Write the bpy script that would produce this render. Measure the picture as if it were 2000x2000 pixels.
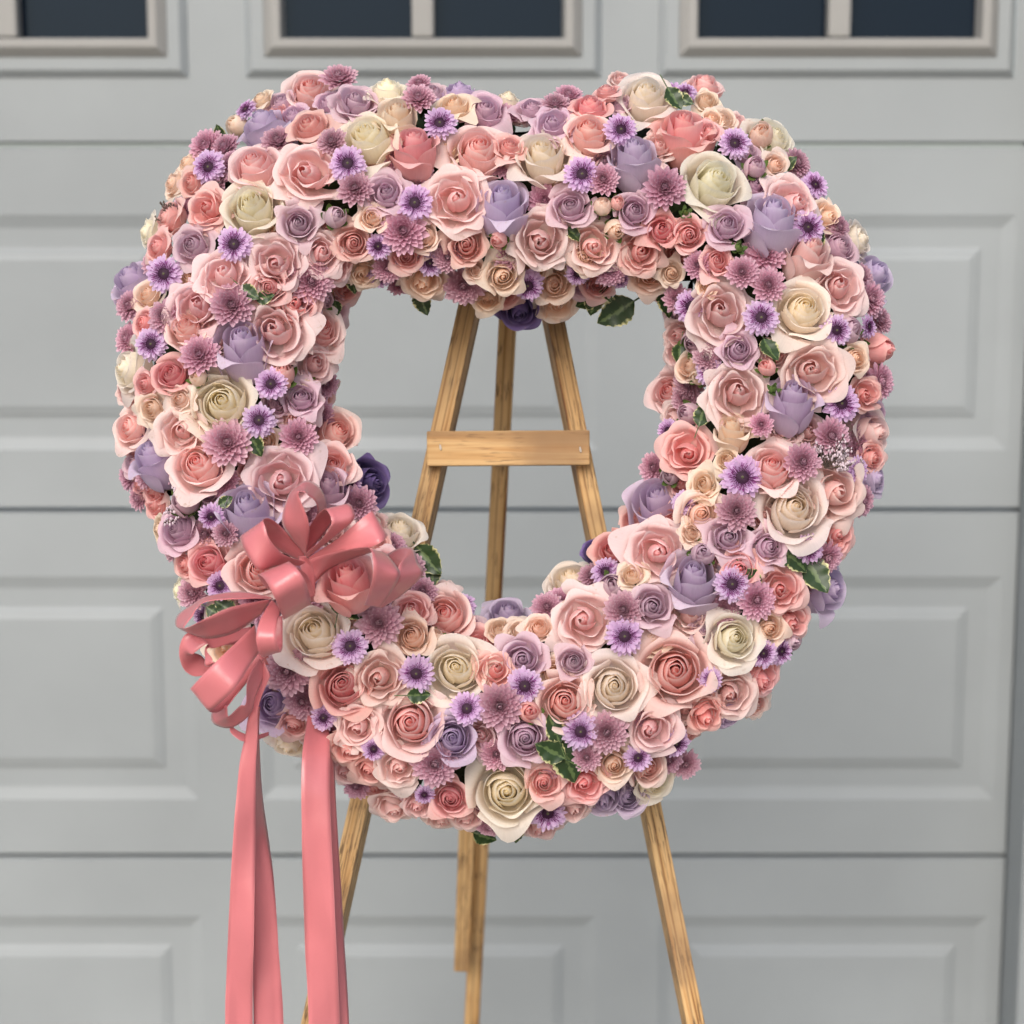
import bpy, bmesh, math, random
from mathutils import Vector, Matrix, noise

for o in list(bpy.data.objects): bpy.data.objects.remove(o)
S = bpy.context.scene
COL = S.collection
R = random.Random(7)
rad = math.radians

# ------------------------------------------------------------------ camera
PITCH = rad(8.5)
CAM = Vector((0.0, -1.70, 1.49))
FPX = 3656.0                      # focal length in photograph pixels (2000 px wide)
cam = bpy.data.cameras.new('camera'); camo = bpy.data.objects.new('camera', cam); COL.objects.link(camo)
camo.location = CAM; camo.rotation_euler = (rad(90) - PITCH, 0, 0)
cam.sensor_width = 36; cam.lens = 36 * FPX / 2000
cam.clip_end = 200
cam.dof.use_dof = True; cam.dof.focus_distance = 1.64; cam.dof.aperture_fstop = 4.7
S.camera = camo
# ------------------------------------------------------------------ world + sun (overcast)
W = bpy.data.worlds.new('World'); S.world = W; W.use_nodes = True
nt = W.node_tree; nt.nodes.clear()
sky = nt.nodes.new('ShaderNodeTexSky'); sky.sky_type = 'NISHITA'; sky.sun_disc = False
SUN_EL, SUN_AZ = rad(36), rad(194)      # azimuth: clockwise from +Y
sky.sun_elevation = SUN_EL; sky.sun_rotation = SUN_AZ
sky.air_density = 1.0; sky.dust_density = 3.0; sky.ozone_density = 1.0
bg = nt.nodes.new('ShaderNodeBackground'); bg.inputs['Strength'].default_value = 0.13
wo = nt.nodes.new('ShaderNodeOutputWorld')
ov = nt.nodes.new('ShaderNodeHueSaturation'); ov.inputs['Saturation'].default_value = .80     # thin cloud: a paler sky
nt.links.new(sky.outputs[0], ov.inputs['Color']); nt.links.new(ov.outputs[0], bg.inputs[0]); nt.links.new(bg.outputs[0], wo.inputs[0])
sl = bpy.data.lights.new('sun', 'SUN'); sl.energy = 1.5; sl.angle = rad(40); sl.color = (1, 0.965, 0.92)
so = bpy.data.objects.new('sun', sl); COL.objects.link(so)
sd = Vector((math.sin(SUN_AZ) * math.cos(SUN_EL), math.cos(SUN_AZ) * math.cos(SUN_EL), math.sin(SUN_EL)))
so.rotation_euler = sd.to_track_quat('Z', 'Y').to_euler(); so.location = (0, -3, 5)
S.view_settings.view_transform = 'Standard'; S.view_settings.look = 'None'
S.view_settings.exposure = 0.42; S.view_settings.gamma = 1.0
S.render.engine = 'CYCLES'
S.cycles.use_adaptive_sampling = True; S.cycles.adaptive_threshold = .025; S.cycles.use_denoising = True
S.cycles.max_bounces = 8; S.cycles.diffuse_bounces = 4; S.cycles.transmission_bounces = 6

# ------------------------------------------------------------------ geometry helpers
VIEW = Vector((0, -math.cos(PITCH), math.sin(PITCH)))     # from the scene to the camera
UPV = Vector((0, math.sin(PITCH), math.cos(PITCH)))
RGT = Vector((1, 0, 0))
def ray(px, py):
    return (RGT * ((px - 1000) / FPX) + UPV * ((1000 - py) / FPX) - VIEW)
def at(px, py, Y):
    d = ray(px, py); return CAM + d * ((Y - CAM.y) / d.y)
ZC = at(1000, 900, 0).z
LEAN = math.tan(rad(9))
def atw(px, py, depth):
    """a point standing `depth` metres in front of the leaning plane of the wreath"""
    Y = 0.0
    for _ in range(4):
        p = at(px, py, Y); Y = LEAN * (p.z - ZC) - depth
    return at(px, py, Y)
def pxm(p):               # metres per photograph pixel at a point
    return (p - CAM).dot(-VIEW) / FPX
def s2l(c):
    return tuple((x / 255 / 12.92) if x / 255 <= .04045 else ((x / 255 + .055) / 1.055) ** 2.4 for x in c)

def mesh(name, verts, faces, uvs=None, smooth=True, attrs=None):
    m = bpy.data.meshes.new(name); m.from_pydata([tuple(v) for v in verts], [], faces)
    if smooth: m.polygons.foreach_set('use_smooth', [True] * len(m.polygons))
    if uvs is not None:
        ul = m.uv_layers.new(name='UVMap')
        ul.data.foreach_set('uv', [c for l in m.loops for c in uvs[l.vertex_index]])
    for k, vals in (attrs or {}).items():
        a = m.attributes.new(k, 'FLOAT', 'POINT'); a.data.foreach_set('value', vals)
    m.update(); return m
def link(name, data, mat=None, parent=None, mw=None):
    o = bpy.data.objects.new(name, data); COL.objects.link(o)
    if parent is not None: o.parent = parent
    if mw is not None: o.matrix_world = mw
    if mat is not None and data is not None:
        if not data.materials: data.materials.append(None)
        o.material_slots[0].link = 'OBJECT'; o.material_slots[0].material = mat
    return o
def tag(o, label=None, cat=None, group=None, kind=None):
    if label: o['label'] = label
    if cat: o['category'] = cat
    if group: o['group'] = group
    if kind: o['kind'] = kind
    return o
def empty(name, loc=(0, 0, 0)):
    o = bpy.data.objects.new(name, None); COL.objects.link(o); o.matrix_world = Matrix.Translation(loc); return o

class MB:
    def __init__(s): s.v = []; s.f = []; s.uv = []; s.a = {}
    def grid(s, fn, nu, nv, **at_):
        b = len(s.v)
        for j in range(nv):
            for i in range(nu):
                u = -1 + 2 * i / (nu - 1); v = j / (nv - 1)
                s.v.append(fn(u, v)); s.uv.append((u * .5 + .5, v))
                for k, val in at_.items(): s.a.setdefault(k, []).append(val(u, v) if callable(val) else val)
        for j in range(nv - 1):
            for i in range(nu - 1):
                q = b + j * nu + i; s.f.append((q, q + 1, q + nu + 1, q + nu))
    def build(s, name): return mesh(name, s.v, s.f, s.uv, True, s.a)

def bevel_box(name, sx, sy, sz, bev=.0015, seg=2, off=(0, 0, 0)):
    bm = bmesh.new(); bmesh.ops.create_cube(bm, size=1)
    for v in bm.verts: v.co = Vector((v.co.x * sx + off[0], v.co.y * sy + off[1], v.co.z * sz + off[2]))
    if bev: bmesh.ops.bevel(bm, geom=bm.edges[:], offset=bev, segments=seg, affect='EDGES', profile=.6)
    m = bpy.data.meshes.new(name); bm.to_mesh(m); bm.free(); return m

# ------------------------------------------------------------------ materials
def newmat(name):
    m = bpy.data.materials.new(name); m.use_nodes = True; nt = m.node_tree; nt.nodes.clear()
    out = nt.nodes.new('ShaderNodeOutputMaterial'); return m, nt, out
def nd(nt, t, **kw):
    n = nt.nodes.new(t)
    for k, v in kw.items():
        if k.startswith('_'): setattr(n, k[1:], v)
        else: n.inputs[k.replace('__', ' ')].default_value = v
    return n
def ramp(nt, stops, interp='EASE'):
    r = nt.nodes.new('ShaderNodeValToRGB'); r.color_ramp.interpolation = interp
    e = r.color_ramp.elements
    while len(e) < len(stops): e.new(.5)
    for k, (p, c) in zip(e, stops): k.position = p; k.color = (*c[:3], 1)
    return r
def mixc(nt, fac, a, b, mode='MIX'):
    n = nt.nodes.new('ShaderNodeMix'); n.data_type = 'RGBA'; n.blend_type = mode
    for sock, val in ((n.inputs[0], fac), (n.inputs[6], a), (n.inputs[7], b)):
        if hasattr(val, 'type') and hasattr(val, 'is_linked'): nt.links.new(val, sock)
        elif sock.type == 'VALUE': sock.default_value = val
        else: sock.default_value = (*val[:3], 1)
    return n.outputs[2]
def math_(nt, op, a, b=None, clamp=False):
    n = nt.nodes.new('ShaderNodeMath'); n.operation = op; n.use_clamp = clamp
    for s, val in zip(n.inputs, (a, b)):
        if val is None: continue
        if hasattr(val, 'is_linked'): nt.links.new(val, s)
        else: s.default_value = val
    return n.outputs[0]

def petal_mat(name, centre, mid, outer, edge, base=(206, 205, 160), trans=.44):
    """ps: whorl (0 heart .. 1 outermost petal), pv: along a petal (0 base .. 1 lip)"""
    m, nt, out = newmat(name); L = nt.links
    ps = nd(nt, 'ShaderNodeAttribute', _attribute_name='ps'); pv = nd(nt, 'ShaderNodeAttribute', _attribute_name='pv')
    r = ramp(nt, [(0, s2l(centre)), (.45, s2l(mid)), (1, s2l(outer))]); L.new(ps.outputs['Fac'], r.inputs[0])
    er = ramp(nt, [(.80, (0, 0, 0)), (1, (1, 1, 1))]); L.new(pv.outputs['Fac'], er.inputs[0])
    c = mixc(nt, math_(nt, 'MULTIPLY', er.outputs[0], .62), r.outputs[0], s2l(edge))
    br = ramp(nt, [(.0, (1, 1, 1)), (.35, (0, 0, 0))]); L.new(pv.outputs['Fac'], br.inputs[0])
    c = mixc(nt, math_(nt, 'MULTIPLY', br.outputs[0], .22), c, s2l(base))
    uv = nd(nt, 'ShaderNodeUVMap'); mp = nd(nt, 'ShaderNodeMapping', Scale=(26, 2.2, 1)); L.new(uv.outputs[0], mp.inputs[0])
    vein = nd(nt, 'ShaderNodeTexNoise', Scale=1.6, Detail=3.0); L.new(mp.outputs[0], vein.inputs[0])
    geo = nd(nt, 'ShaderNodeTexCoord')
    blot = nd(nt, 'ShaderNodeTexNoise', Scale=2.3, Detail=2.0); L.new(geo.outputs['Object'], blot.inputs[0])
    oi = nd(nt, 'ShaderNodeObjectInfo')
    hsv = nd(nt, 'ShaderNodeHueSaturation'); L.new(c, hsv.inputs['Color'])
    val = math_(nt, 'ADD', math_(nt, 'MULTIPLY', vein.outputs[0], .14), .93)
    val = math_(nt, 'ADD', val, math_(nt, 'MULTIPLY', math_(nt, 'SUBTRACT', oi.outputs['Random'], .5), .07))
    L.new(val, hsv.inputs['Value'])
    sat = math_(nt, 'ADD', math_(nt, 'MULTIPLY', blot.outputs[0], .35), .76); L.new(sat, hsv.inputs['Saturation'])
    tint = mixc(nt, 1.0, hsv.outputs[0], oi.outputs['Color'], 'MULTIPLY')
    # bruised, drying spots along some lips
    sp_ = nd(nt, 'ShaderNodeTexNoise', Scale=5.0, Detail=4.0); L.new(geo.outputs['Object'], sp_.inputs[0])
    sr = ramp(nt, [(.60, (0, 0, 0)), (.70, (1, 1, 1))]); L.new(sp_.outputs[0], sr.inputs[0])
    lipr = ramp(nt, [(.86, (0, 0, 0)), (.98, (1, 1, 1))]); L.new(pv.outputs['Fac'], lipr.inputs[0])
    tint = mixc(nt, math_(nt, 'MULTIPLY', math_(nt, 'MULTIPLY', sr.outputs[0], lipr.outputs[0]), .38), tint, s2l((196, 158, 120)))
    bmp = nd(nt, 'ShaderNodeBump', Strength=.18, Distance=.002); L.new(vein.outputs[0], bmp.inputs['Height'])
    p = nd(nt, 'ShaderNodeBsdfPrincipled', Roughness=.62); L.new(tint, p.inputs['Base Color'])
    p.inputs['Specular IOR Level'].default_value = .25; p.inputs['Sheen Weight'].default_value = .12
    p.inputs['Sheen Roughness'].default_value = .5
    L.new(bmp.outputs[0], p.inputs['Normal'])
    t = nd(nt, 'ShaderNodeBsdfTranslucent'); L.new(tint, t.inputs[0])
    mx = nd(nt, 'ShaderNodeMixShader', Fac=trans); L.new(p.outputs[0], mx.inputs[1]); L.new(t.outputs[0], mx.inputs[2])
    L.new(mx.outputs[0], out.inputs[0]); return m
PM = {
 'W': petal_mat('petal_cream', (255, 242, 206), (255, 246, 226), (254, 241, 229), (255, 249, 240), (255, 240, 206), trans=.52),
 'P': petal_mat('petal_peach_pink', (250, 160, 152), (250, 202, 196), (248, 217, 212), (252, 232, 227)),
 'K': petal_mat('petal_rose_pink', (240, 126, 138), (243, 166, 170), (243, 184, 178), (251, 208, 200)),
 'L': petal_mat('petal_lavender', (192, 164, 208), (208, 184, 215), (216, 196, 218), (228, 212, 234), (204, 184, 184)),
 'V': petal_mat('petal_deep_purple', (86, 64, 128), (110, 88, 152), (128, 106, 164), (142, 122, 182), (160, 150, 165)),
 'm': petal_mat('petal_mauve', (204, 166, 190), (222, 188, 206), (228, 196, 206), (240, 216, 224)),
 'B': petal_mat('petal_blush', (242, 182, 180), (245, 207, 203), (246, 220, 216), (251, 234, 230)),
 'p': petal_mat('petal_pale_peach', (250, 208, 172), (250, 222, 198), (249, 227, 208), (252, 237, 221)),
 'k': petal_mat('petal_coral_pink', (240, 146, 144), (244, 180, 175), (246, 200, 194), (250, 218, 211)),
 'D': petal_mat('petal_lilac_ray', (196, 150, 204), (208, 168, 214), (222, 190, 226), (242, 224, 244), (170, 120, 180)),
 'M': petal_mat('petal_dusty_mauve', (176, 110, 136), (204, 148, 168), (220, 174, 192), (240, 208, 220), (140, 76, 100)),
}
def plain_mat(name, col, rough=.6, var=.15, scale=40, spec=.4, bump=0, metal=0):
    m, nt, out = newmat(name); L = nt.links
    tc = nd(nt, 'ShaderNodeTexCoord'); n = nd(nt, 'ShaderNodeTexNoise', Scale=scale, Detail=4.0); L.new(tc.outputs['Object'], n.inputs[0])
    c = s2l(col); a = tuple(x * (1 - var) for x in c); b = tuple(min(1, x * (1 + var)) for x in c)
    r = ramp(nt, [(.3, a), (.7, b)], 'LINEAR'); L.new(n.outputs[0], r.inputs[0])
    p = nd(nt, 'ShaderNodeBsdfPrincipled', Roughness=rough, Metallic=metal); p.inputs['Specular IOR Level'].default_value = spec
    L.new(r.outputs[0], p.inputs['Base Color'])
    if bump:
        bm_ = nd(nt, 'ShaderNodeBump', Strength=bump, Distance=.002); L.new(n.outputs[0], bm_.inputs['Height']); L.new(bm_.outputs[0], p.inputs['Normal'])
    L.new(p.outputs[0], out.inputs[0]); return m
def disc_mat():
    m, nt, out = newmat('daisy_disc_purple'); L = nt.links
    pv = nd(nt, 'ShaderNodeAttribute', _attribute_name='pv')
    r = ramp(nt, [(0, s2l((54, 26, 50))), (.5, s2l((96, 24, 80))), (1, s2l((150, 62, 142)))], 'LINEAR'); L.new(pv.outputs['Fac'], r.inputs[0])
    p = nd(nt, 'ShaderNodeBsdfPrincipled', Roughness=.6); L.new(r.outputs[0], p.inputs['Base Color']); p.inputs['Specular IOR Level'].default_value = .25
    L.new(p.outputs[0], out.inputs[0]); return m
M_disc = disc_mat()
M_eye = plain_mat('flower_eye_green', (84, 80, 58), .7, .25, 600)
M_stem = plain_mat('stem_green', (78, 98, 52), .55, .25, 120)
M_hip = plain_mat('bud_green', (92, 116, 58), .5, .25, 120)
M_moss = plain_mat('dark_foliage', (38, 48, 26), .8, .4, 90, .2, .6)
M_twig = plain_mat('dry_twig', (84, 70, 62), .8, .3, 200)
M_floret = plain_mat('floret_pale', (196, 178, 186), .7, .2, 300)
M_metal = plain_mat('staple_steel', (140, 134, 128), .35, .1, 200, .5, 0, 1)
M_bracket = plain_mat('dark_bracket', (58, 42, 40), .5, .2, 60)
def leaf_mat():
    m, nt, out = newmat('leaf_variegated'); L = nt.links
    e = nd(nt, 'ShaderNodeAttribute', _attribute_name='pe')        # 0 midrib .. 1 margin
    tc = nd(nt, 'ShaderNodeTexCoord'); n = nd(nt, 'ShaderNodeTexNoise', Scale=6.0, Detail=3.0); L.new(tc.outputs['Object'], n.inputs[0])
    x = math_(nt, 'ADD', e.outputs['Fac'], math_(nt, 'MULTIPLY', math_(nt, 'SUBTRACT', n.outputs[0], .56), 1.0))
    r = ramp(nt, [(0, s2l((92, 112, 66))), (.10, s2l((44, 66, 34))), (.80, s2l((50, 70, 38))), (.93, s2l((196, 194, 136))), (1, s2l((226, 220, 170)))], 'LINEAR')
    L.new(x, r.inputs[0])
    p = nd(nt, 'ShaderNodeBsdfPrincipled', Roughness=.38); L.new(r.outputs[0], p.inputs['Base Color'])
    t = nd(nt, 'ShaderNodeBsdfTranslucent'); L.new(r.outputs[0], t.inputs[0])
    mx = nd(nt, 'ShaderNodeMixShader', Fac=.2); L.new(p.outputs[0], mx.inputs[1]); L.new(t.outputs[0], mx.inputs[2])
    L.new(mx.outputs[0], out.inputs[0]); return m
M_leaf = leaf_mat()
def ribbon_mat():
    m, nt, out = newmat('satin_ribbon'); L = nt.links
    uv = nd(nt, 'ShaderNodeUVMap'); mp = nd(nt, 'ShaderNodeMapping', Scale=(2, 140, 1)); L.new(uv.outputs[0], mp.inputs[0])
    n = nd(nt, 'ShaderNodeTexNoise', Scale=3.0, Detail=3.0); L.new(mp.outputs[0], n.inputs[0])
    ue = nd(nt, 'ShaderNodeSeparateXYZ'); L.new(uv.outputs[0], ue.inputs[0])
    ed = math_(nt, 'GREATER_THAN', math_(nt, 'ABSOLUTE', math_(nt, 'SUBTRACT', ue.outputs[0], .5)), .475)
    c = mixc(nt, n.outputs[0], s2l((206, 112, 118)), s2l((222, 136, 140)))
    c = mixc(nt, math_(nt, 'MULTIPLY', ed, .5), c, s2l((232, 150, 152)))
    p = nd(nt, 'ShaderNodeBsdfPrincipled', Roughness=.30); L.new(c, p.inputs['Base Color'])
    p.inputs['Specular IOR Level'].default_value = .75; p.inputs['Sheen Weight'].default_value = .25; p.inputs['Sheen Roughness'].default_value = .3
    p.inputs['Anisotropic'].default_value = .75; p.inputs['Anisotropic Rotation'].default_value = .0
    tg = nd(nt, 'ShaderNodeTangent', _direction_type='UV_MAP'); tg.uv_map = 'UVMap'; L.new(tg.outputs[0], p.inputs['Tangent'])
    b = nd(nt, 'ShaderNodeBump', Strength=.10, Distance=.001); L.new(n.outputs[0], b.inputs['Height']); L.new(b.outputs[0], p.inputs['Normal'])
    t = nd(nt, 'ShaderNodeBsdfTranslucent'); L.new(c, t.inputs[0])
    mx = nd(nt, 'ShaderNodeMixShader', Fac=.15); L.new(p.outputs[0], mx.inputs[1]); L.new(t.outputs[0], mx.inputs[2])
    L.new(mx.outputs[0], out.inputs[0]); return m
M_rib = ribbon_mat()
def wood_mat():
    m, nt, out = newmat('pine_wood'); L = nt.links
    tc = nd(nt, 'ShaderNodeTexCoord'); oi = nd(nt, 'ShaderNodeObjectInfo')
    ad = nd(nt, 'ShaderNodeVectorMath', _operation='ADD'); L.new(tc.outputs['Object'], ad.inputs[0])
    sc = nd(nt, 'ShaderNodeVectorMath', _operation='SCALE', Scale=3.0); cx = nd(nt, 'ShaderNodeCombineXYZ')
    for i in range(3): L.new(oi.outputs['Random'], cx.inputs[i])
    L.new(cx.outputs[0], sc.inputs[0]); L.new(sc.outputs[0], ad.inputs[1])
    mp = nd(nt, 'ShaderNodeMapping', Scale=(1, 1, .035)); L.new(ad.outputs[0], mp.inputs[0])
    w = nd(nt, 'ShaderNodeTexNoise', Scale=110.0, Detail=2.0, Distortion=.6); L.new(mp.outputs[0], w.inputs[0])
    f = nd(nt, 'ShaderNodeTexNoise', Scale=600.0, Detail=3.0); L.new(mp.outputs[0], f.inputs[0])
    b = nd(nt, 'ShaderNodeTexNoise', Scale=9.0, Detail=4.0); L.new(ad.outputs[0], b.inputs[0])
    r = ramp(nt, [(.30, s2l((118, 78, 44))), (.40, s2l((200, 158, 104))), (.56, s2l((218, 182, 130))), (.70, s2l((196, 150, 96))), (.76, s2l((128, 88, 52)))], 'LINEAR'); L.new(w.outputs[0], r.inputs[0])
    c = mixc(nt, math_(nt, 'MULTIPLY', f.outputs[0], .35), r.outputs[0], s2l((140, 92, 50)))
    wm = nd(nt, 'ShaderNodeMapping', Scale=(1, .55, .022)); L.new(ad.outputs[0], wm.inputs[0])
    wv = nd(nt, 'ShaderNodeTexWave', Scale=38.0, Distortion=3.2, Detail=2.0); wv.inputs['Detail Scale'].default_value = 1.5; L.new(wm.outputs[0], wv.inputs[0])
    wr = ramp(nt, [(.80, (0, 0, 0)), (.97, (1, 1, 1))], 'LINEAR'); L.new(wv.outputs['Fac'], wr.inputs[0])
    c = mixc(nt, math_(nt, 'MULTIPLY', wr.outputs[0], .52), c, s2l((112, 72, 40)))
    dm = nd(nt, 'ShaderNodeMapping', Scale=(1, 1, .07)); L.new(ad.outputs[0], dm.inputs[0])
    da = nd(nt, 'ShaderNodeTexNoise', Scale=620.0, Detail=2.0); L.new(dm.outputs[0], da.inputs[0])
    dr_ = ramp(nt, [(.53, (0, 0, 0)), (.60, (1, 1, 1))], 'LINEAR'); L.new(da.outputs[0], dr_.inputs[0])
    pat = nd(nt, 'ShaderNodeTexNoise', Scale=22.0, Detail=2.0); L.new(ad.outputs[0], pat.inputs[0])
    pr = ramp(nt, [(.42, (0, 0, 0)), (.60, (1, 1, 1))]); L.new(pat.outputs[0], pr.inputs[0])
    c = mixc(nt, math_(nt, 'MULTIPLY', math_(nt, 'MULTIPLY', dr_.outputs[0], pr.outputs[0]), .75), c, s2l((74, 54, 40)))
    br = ramp(nt, [(.46, (0, 0, 0)), (.70, (1, 1, 1))]); L.new(b.outputs[0], br.inputs[0])
    c = mixc(nt, math_(nt, 'MULTIPLY', br.outputs[0], .62), c, s2l((128, 100, 74)))
    p = nd(nt, 'ShaderNodeBsdfPrincipled', Roughness=.6); L.new(c, p.inputs['Base Color']); p.inputs['Specular IOR Level'].default_value = .3
    bp = nd(nt, 'ShaderNodeBump', Strength=.25, Distance=.001); L.new(w.outputs[0], bp.inputs['Height']); L.new(bp.outputs[0], p.inputs['Normal'])
    L.new(p.outputs[0], out.inputs[0]); return m
M_wood = wood_mat()
def door_mat(name, col):
    m, nt, out = newmat(name); L = nt.links
    tc = nd(nt, 'ShaderNodeTexCoord'); g = nd(nt, 'ShaderNodeNewGeometry')
    n = nd(nt, 'ShaderNodeTexNoise', Scale=2.2, Detail=5.0); L.new(g.outputs['Position'], n.inputs[0])
    mp = nd(nt, 'ShaderNodeMapping', Scale=(3, 1, 70)); L.new(g.outputs['Position'], mp.inputs[0])
    gr = nd(nt, 'ShaderNodeTexNoise', Scale=6.0, Detail=4.0); L.new(mp.outputs[0], gr.inputs[0])
    c = s2l(col); r = ramp(nt, [(.28, tuple(x * .87 for x in c)), (.72, tuple(x * 1.07 for x in c))], 'LINEAR'); L.new(n.outputs[0], r.inputs[0])
    p = nd(nt, 'ShaderNodeBsdfPrincipled', Roughness=.5); L.new(r.outputs[0], p.inputs['Base Color']); p.inputs['Specular IOR Level'].default_value = .3
    b = nd(nt, 'ShaderNodeBump', Strength=.12, Distance=.001); L.new(gr.outputs[0], b.inputs['Height']); L.new(b.outputs[0], p.inputs['Normal'])
    L.new(p.outputs[0], out.inputs[0]); return m
M_door = door_mat('door_paint', (147, 152, 154))
M_frame = door_mat('window_frame_paint', (150, 149, 146))
def glass_mat():
    m, nt, out = newmat('dark_window_glass'); L = nt.links
    p = nd(nt, 'ShaderNodeBsdfPrincipled', Roughness=.03); p.inputs['Base Color'].default_value = (.004, .008, .016, 1); p.inputs['Specular IOR Level'].default_value = .2; p.inputs['Specular Tint'].default_value = (.62, .8, 1, 1)
    L.new(p.outputs[0], out.inputs[0]); return m
M_glass = glass_mat()
M_concrete = plain_mat('driveway_concrete', (150, 147, 140), .9, .12, 6, .2, .3)

# ------------------------------------------------------------------ setting: driveway, garage door
bm = bmesh.new(); bmesh.ops.create_grid(bm, x_segments=8, y_segments=8, size=14)
gm = bpy.data.meshes.new('driveway'); bm.to_mesh(gm); bm.free()
dr = link('driveway', gm, M_concrete); dr.location = (0, -12.85, 0); tag(dr, kind='structure')

DY = 1.10                                    # plane of the door skin
def dz(py): return at(1000, py, DY).z
def dx(px, py): return at(px, py, DY).x
def k_(d): return d * 2000 / 1932            # coordinates read off the 1932 px view
JZ = [0.012, dz(1673), dz(997), dz(283), dz(283) + (dz(283) - dz(997))]
XL, XR = -2.35, dx(1990, 1000)
door = empty('garage_door', ((XL + XR) / 2, DY, 0))
tag(door, 'pale grey panelled garage door behind the easel, row of windows along its top', 'garage door')
def bevelled_panel(x0, x1, z0, z1, y):
    """moulded panel: groove frame going in, raised field coming out"""
    prof = [(0, 0), (.003, .0012), (.017, .0058), (.020, .0064), (.047, .0064), (.050, .0058), (.055, .0030), (.057, .0030), (.064, .0006), (.067, 0)]
    v = []; f = []
    for ins, dep in prof:
        v += [(x0 + ins, y + dep, z0 + ins), (x1 - ins, y + dep, z0 + ins), (x1 - ins, y + dep, z1 - ins), (x0 + ins, y + dep, z1 - ins)]
    for i in range(len(prof) - 1):
        for k in range(4):
            a = i * 4 + k; b = i * 4 + (k + 1) % 4; f.append((a, b, b + 4, a + 4))
    n = (len(prof) - 1) * 4; f.append((n, n + 1, n + 2, n + 3))
    return mesh('raised_panel', v, f, smooth=False)
def plate_with_holes(name, x0, x1, z0, z1, y, holes, thick=.045):
    """a front skin with rectangular holes in one row, plus the returns round its rim"""
    v = []; f = []
    def quad(a, b, c, d):
        i = len(v); v.extend([a, b, c, d]); f.append((i, i + 1, i + 2, i + 3))
    xs = [x0] + [c for h in holes for c in h[:2]] + [x1]
    for i in range(len(xs) - 1):
        a, b = xs[i], xs[i + 1]
        if i % 2 == 0: quad((a, y, z0), (b, y, z0), (b, y, z1), (a, y, z1))
        else:
            h = holes[i // 2]
            quad((a, y, z0), (b, y, z0), (b, y, h[2]), (a, y, h[2])); quad((a, y, h[3]), (b, y, h[3]), (b, y, z1), (a, y, z1))
    e = .005
    quad((x0, y, z1), (x1, y, z1), (x1, y + e, z1 + e * .5), (x0, y + e, z1 + e * .5)); quad((x0, y + e, z1 + e * .5), (x1, y + e, z1 + e * .5), (x1, y + thick, z1 + e * .5), (x0, y + thick, z1 + e * .5))
    quad((x0, y + e, z0 - e * .3), (x1, y + e, z0 - e * .3), (x1, y, z0), (x0, y, z0)); quad((x0, y + thick, z0 - e * .3), (x1, y + thick, z0 - e * .3), (x1, y + e, z0 - e * .3), (x0, y + e, z0 - e * .3))
    quad((x1, y, z0), (x1, y + thick, z0), (x1, y + thick, z1), (x1, y, z1)); quad((x0, y + thick, z0), (x0, y, z0), (x0, y, z1), (x0, y + thick, z1))
    return mesh(name, v, f, smooth=False)
# column edges from the moulded panels seen in the middle row
PXW = dx(k_(1130), k_(640)) - dx(k_(478), k_(640))
PIT = dx(k_(1240), k_(640)) - dx(k_(462), k_(640))
C0 = (dx(k_(478), k_(640)) + dx(k_(1130), k_(640))) / 2
COLS = [C0 - 2 * PIT, C0 - PIT, C0, C0 + PIT]
GAP = .010
def is_in(c): return c - PXW / 2 > XL + .02 and c + PXW / 2 < XR - .005
for r in range(3):
    z0, z1 = JZ[r] + GAP / 2, JZ[r + 1] - GAP / 2
    h = JZ[r + 1] - JZ[r]
    pz0, pz1 = z0 + h * .160, z1 - h * .178
    holes = [(c - PXW / 2, c + PXW / 2, pz0, pz1) for c in COLS if is_in(c)]
    sec = link('door_section', plate_with_holes('door_section', XL, XR, z0, z1, DY, holes), M_door, door)
    sec.matrix_world = Matrix()
    for hh in holes:
        p = link('raised_panel', bevelled_panel(*hh, DY), M_door, sec); p.matrix_world = Matrix()
# window section
z0, z1 = JZ[3] + GAP / 2, JZ[4]
wb = dz(k_(147)); wt = wb + .47
def wcols():
    P = dx(k_(1243), k_(100)) - dx(k_(463), k_(100)); w = dx(k_(1135), k_(100)) - dx(k_(463), k_(100)); c = (dx(k_(1135), k_(100)) + dx(k_(463), k_(100))) / 2
    return [(c + i * P - w / 2, c + i * P + w / 2) for i in (-2, -1, 0, 1)]
WC = [w for w in wcols() if w[0] > XL + .01 and w[1] < XR - .002]
holes = [(a, b, wb, wt) for a, b in WC]
top = link('door_section', plate_with_holes('door_section', XL, XR, z0, max(z1, wt + .06), DY, holes), M_door, door); top.matrix_world = Matrix()
def ring_frame(name, x0, x1, z0, z1, prof):
    v = []; f = []
    for ins, y in prof:
        v += [(x0 + ins, y, z0 + ins), (x1 - ins, y, z0 + ins), (x1 - ins, y, z1 - ins), (x0 + ins, y, z1 - ins)]
    for i in range(len(prof) - 1):
        for k in range(4):
            a = i * 4 + k; b = i * 4 + (k + 1) % 4; f.append((a, b, b + 4, a + 4))
    return mesh(name, v, f, smooth=False)
u = .0285                                                # width of the outer moulding
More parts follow.
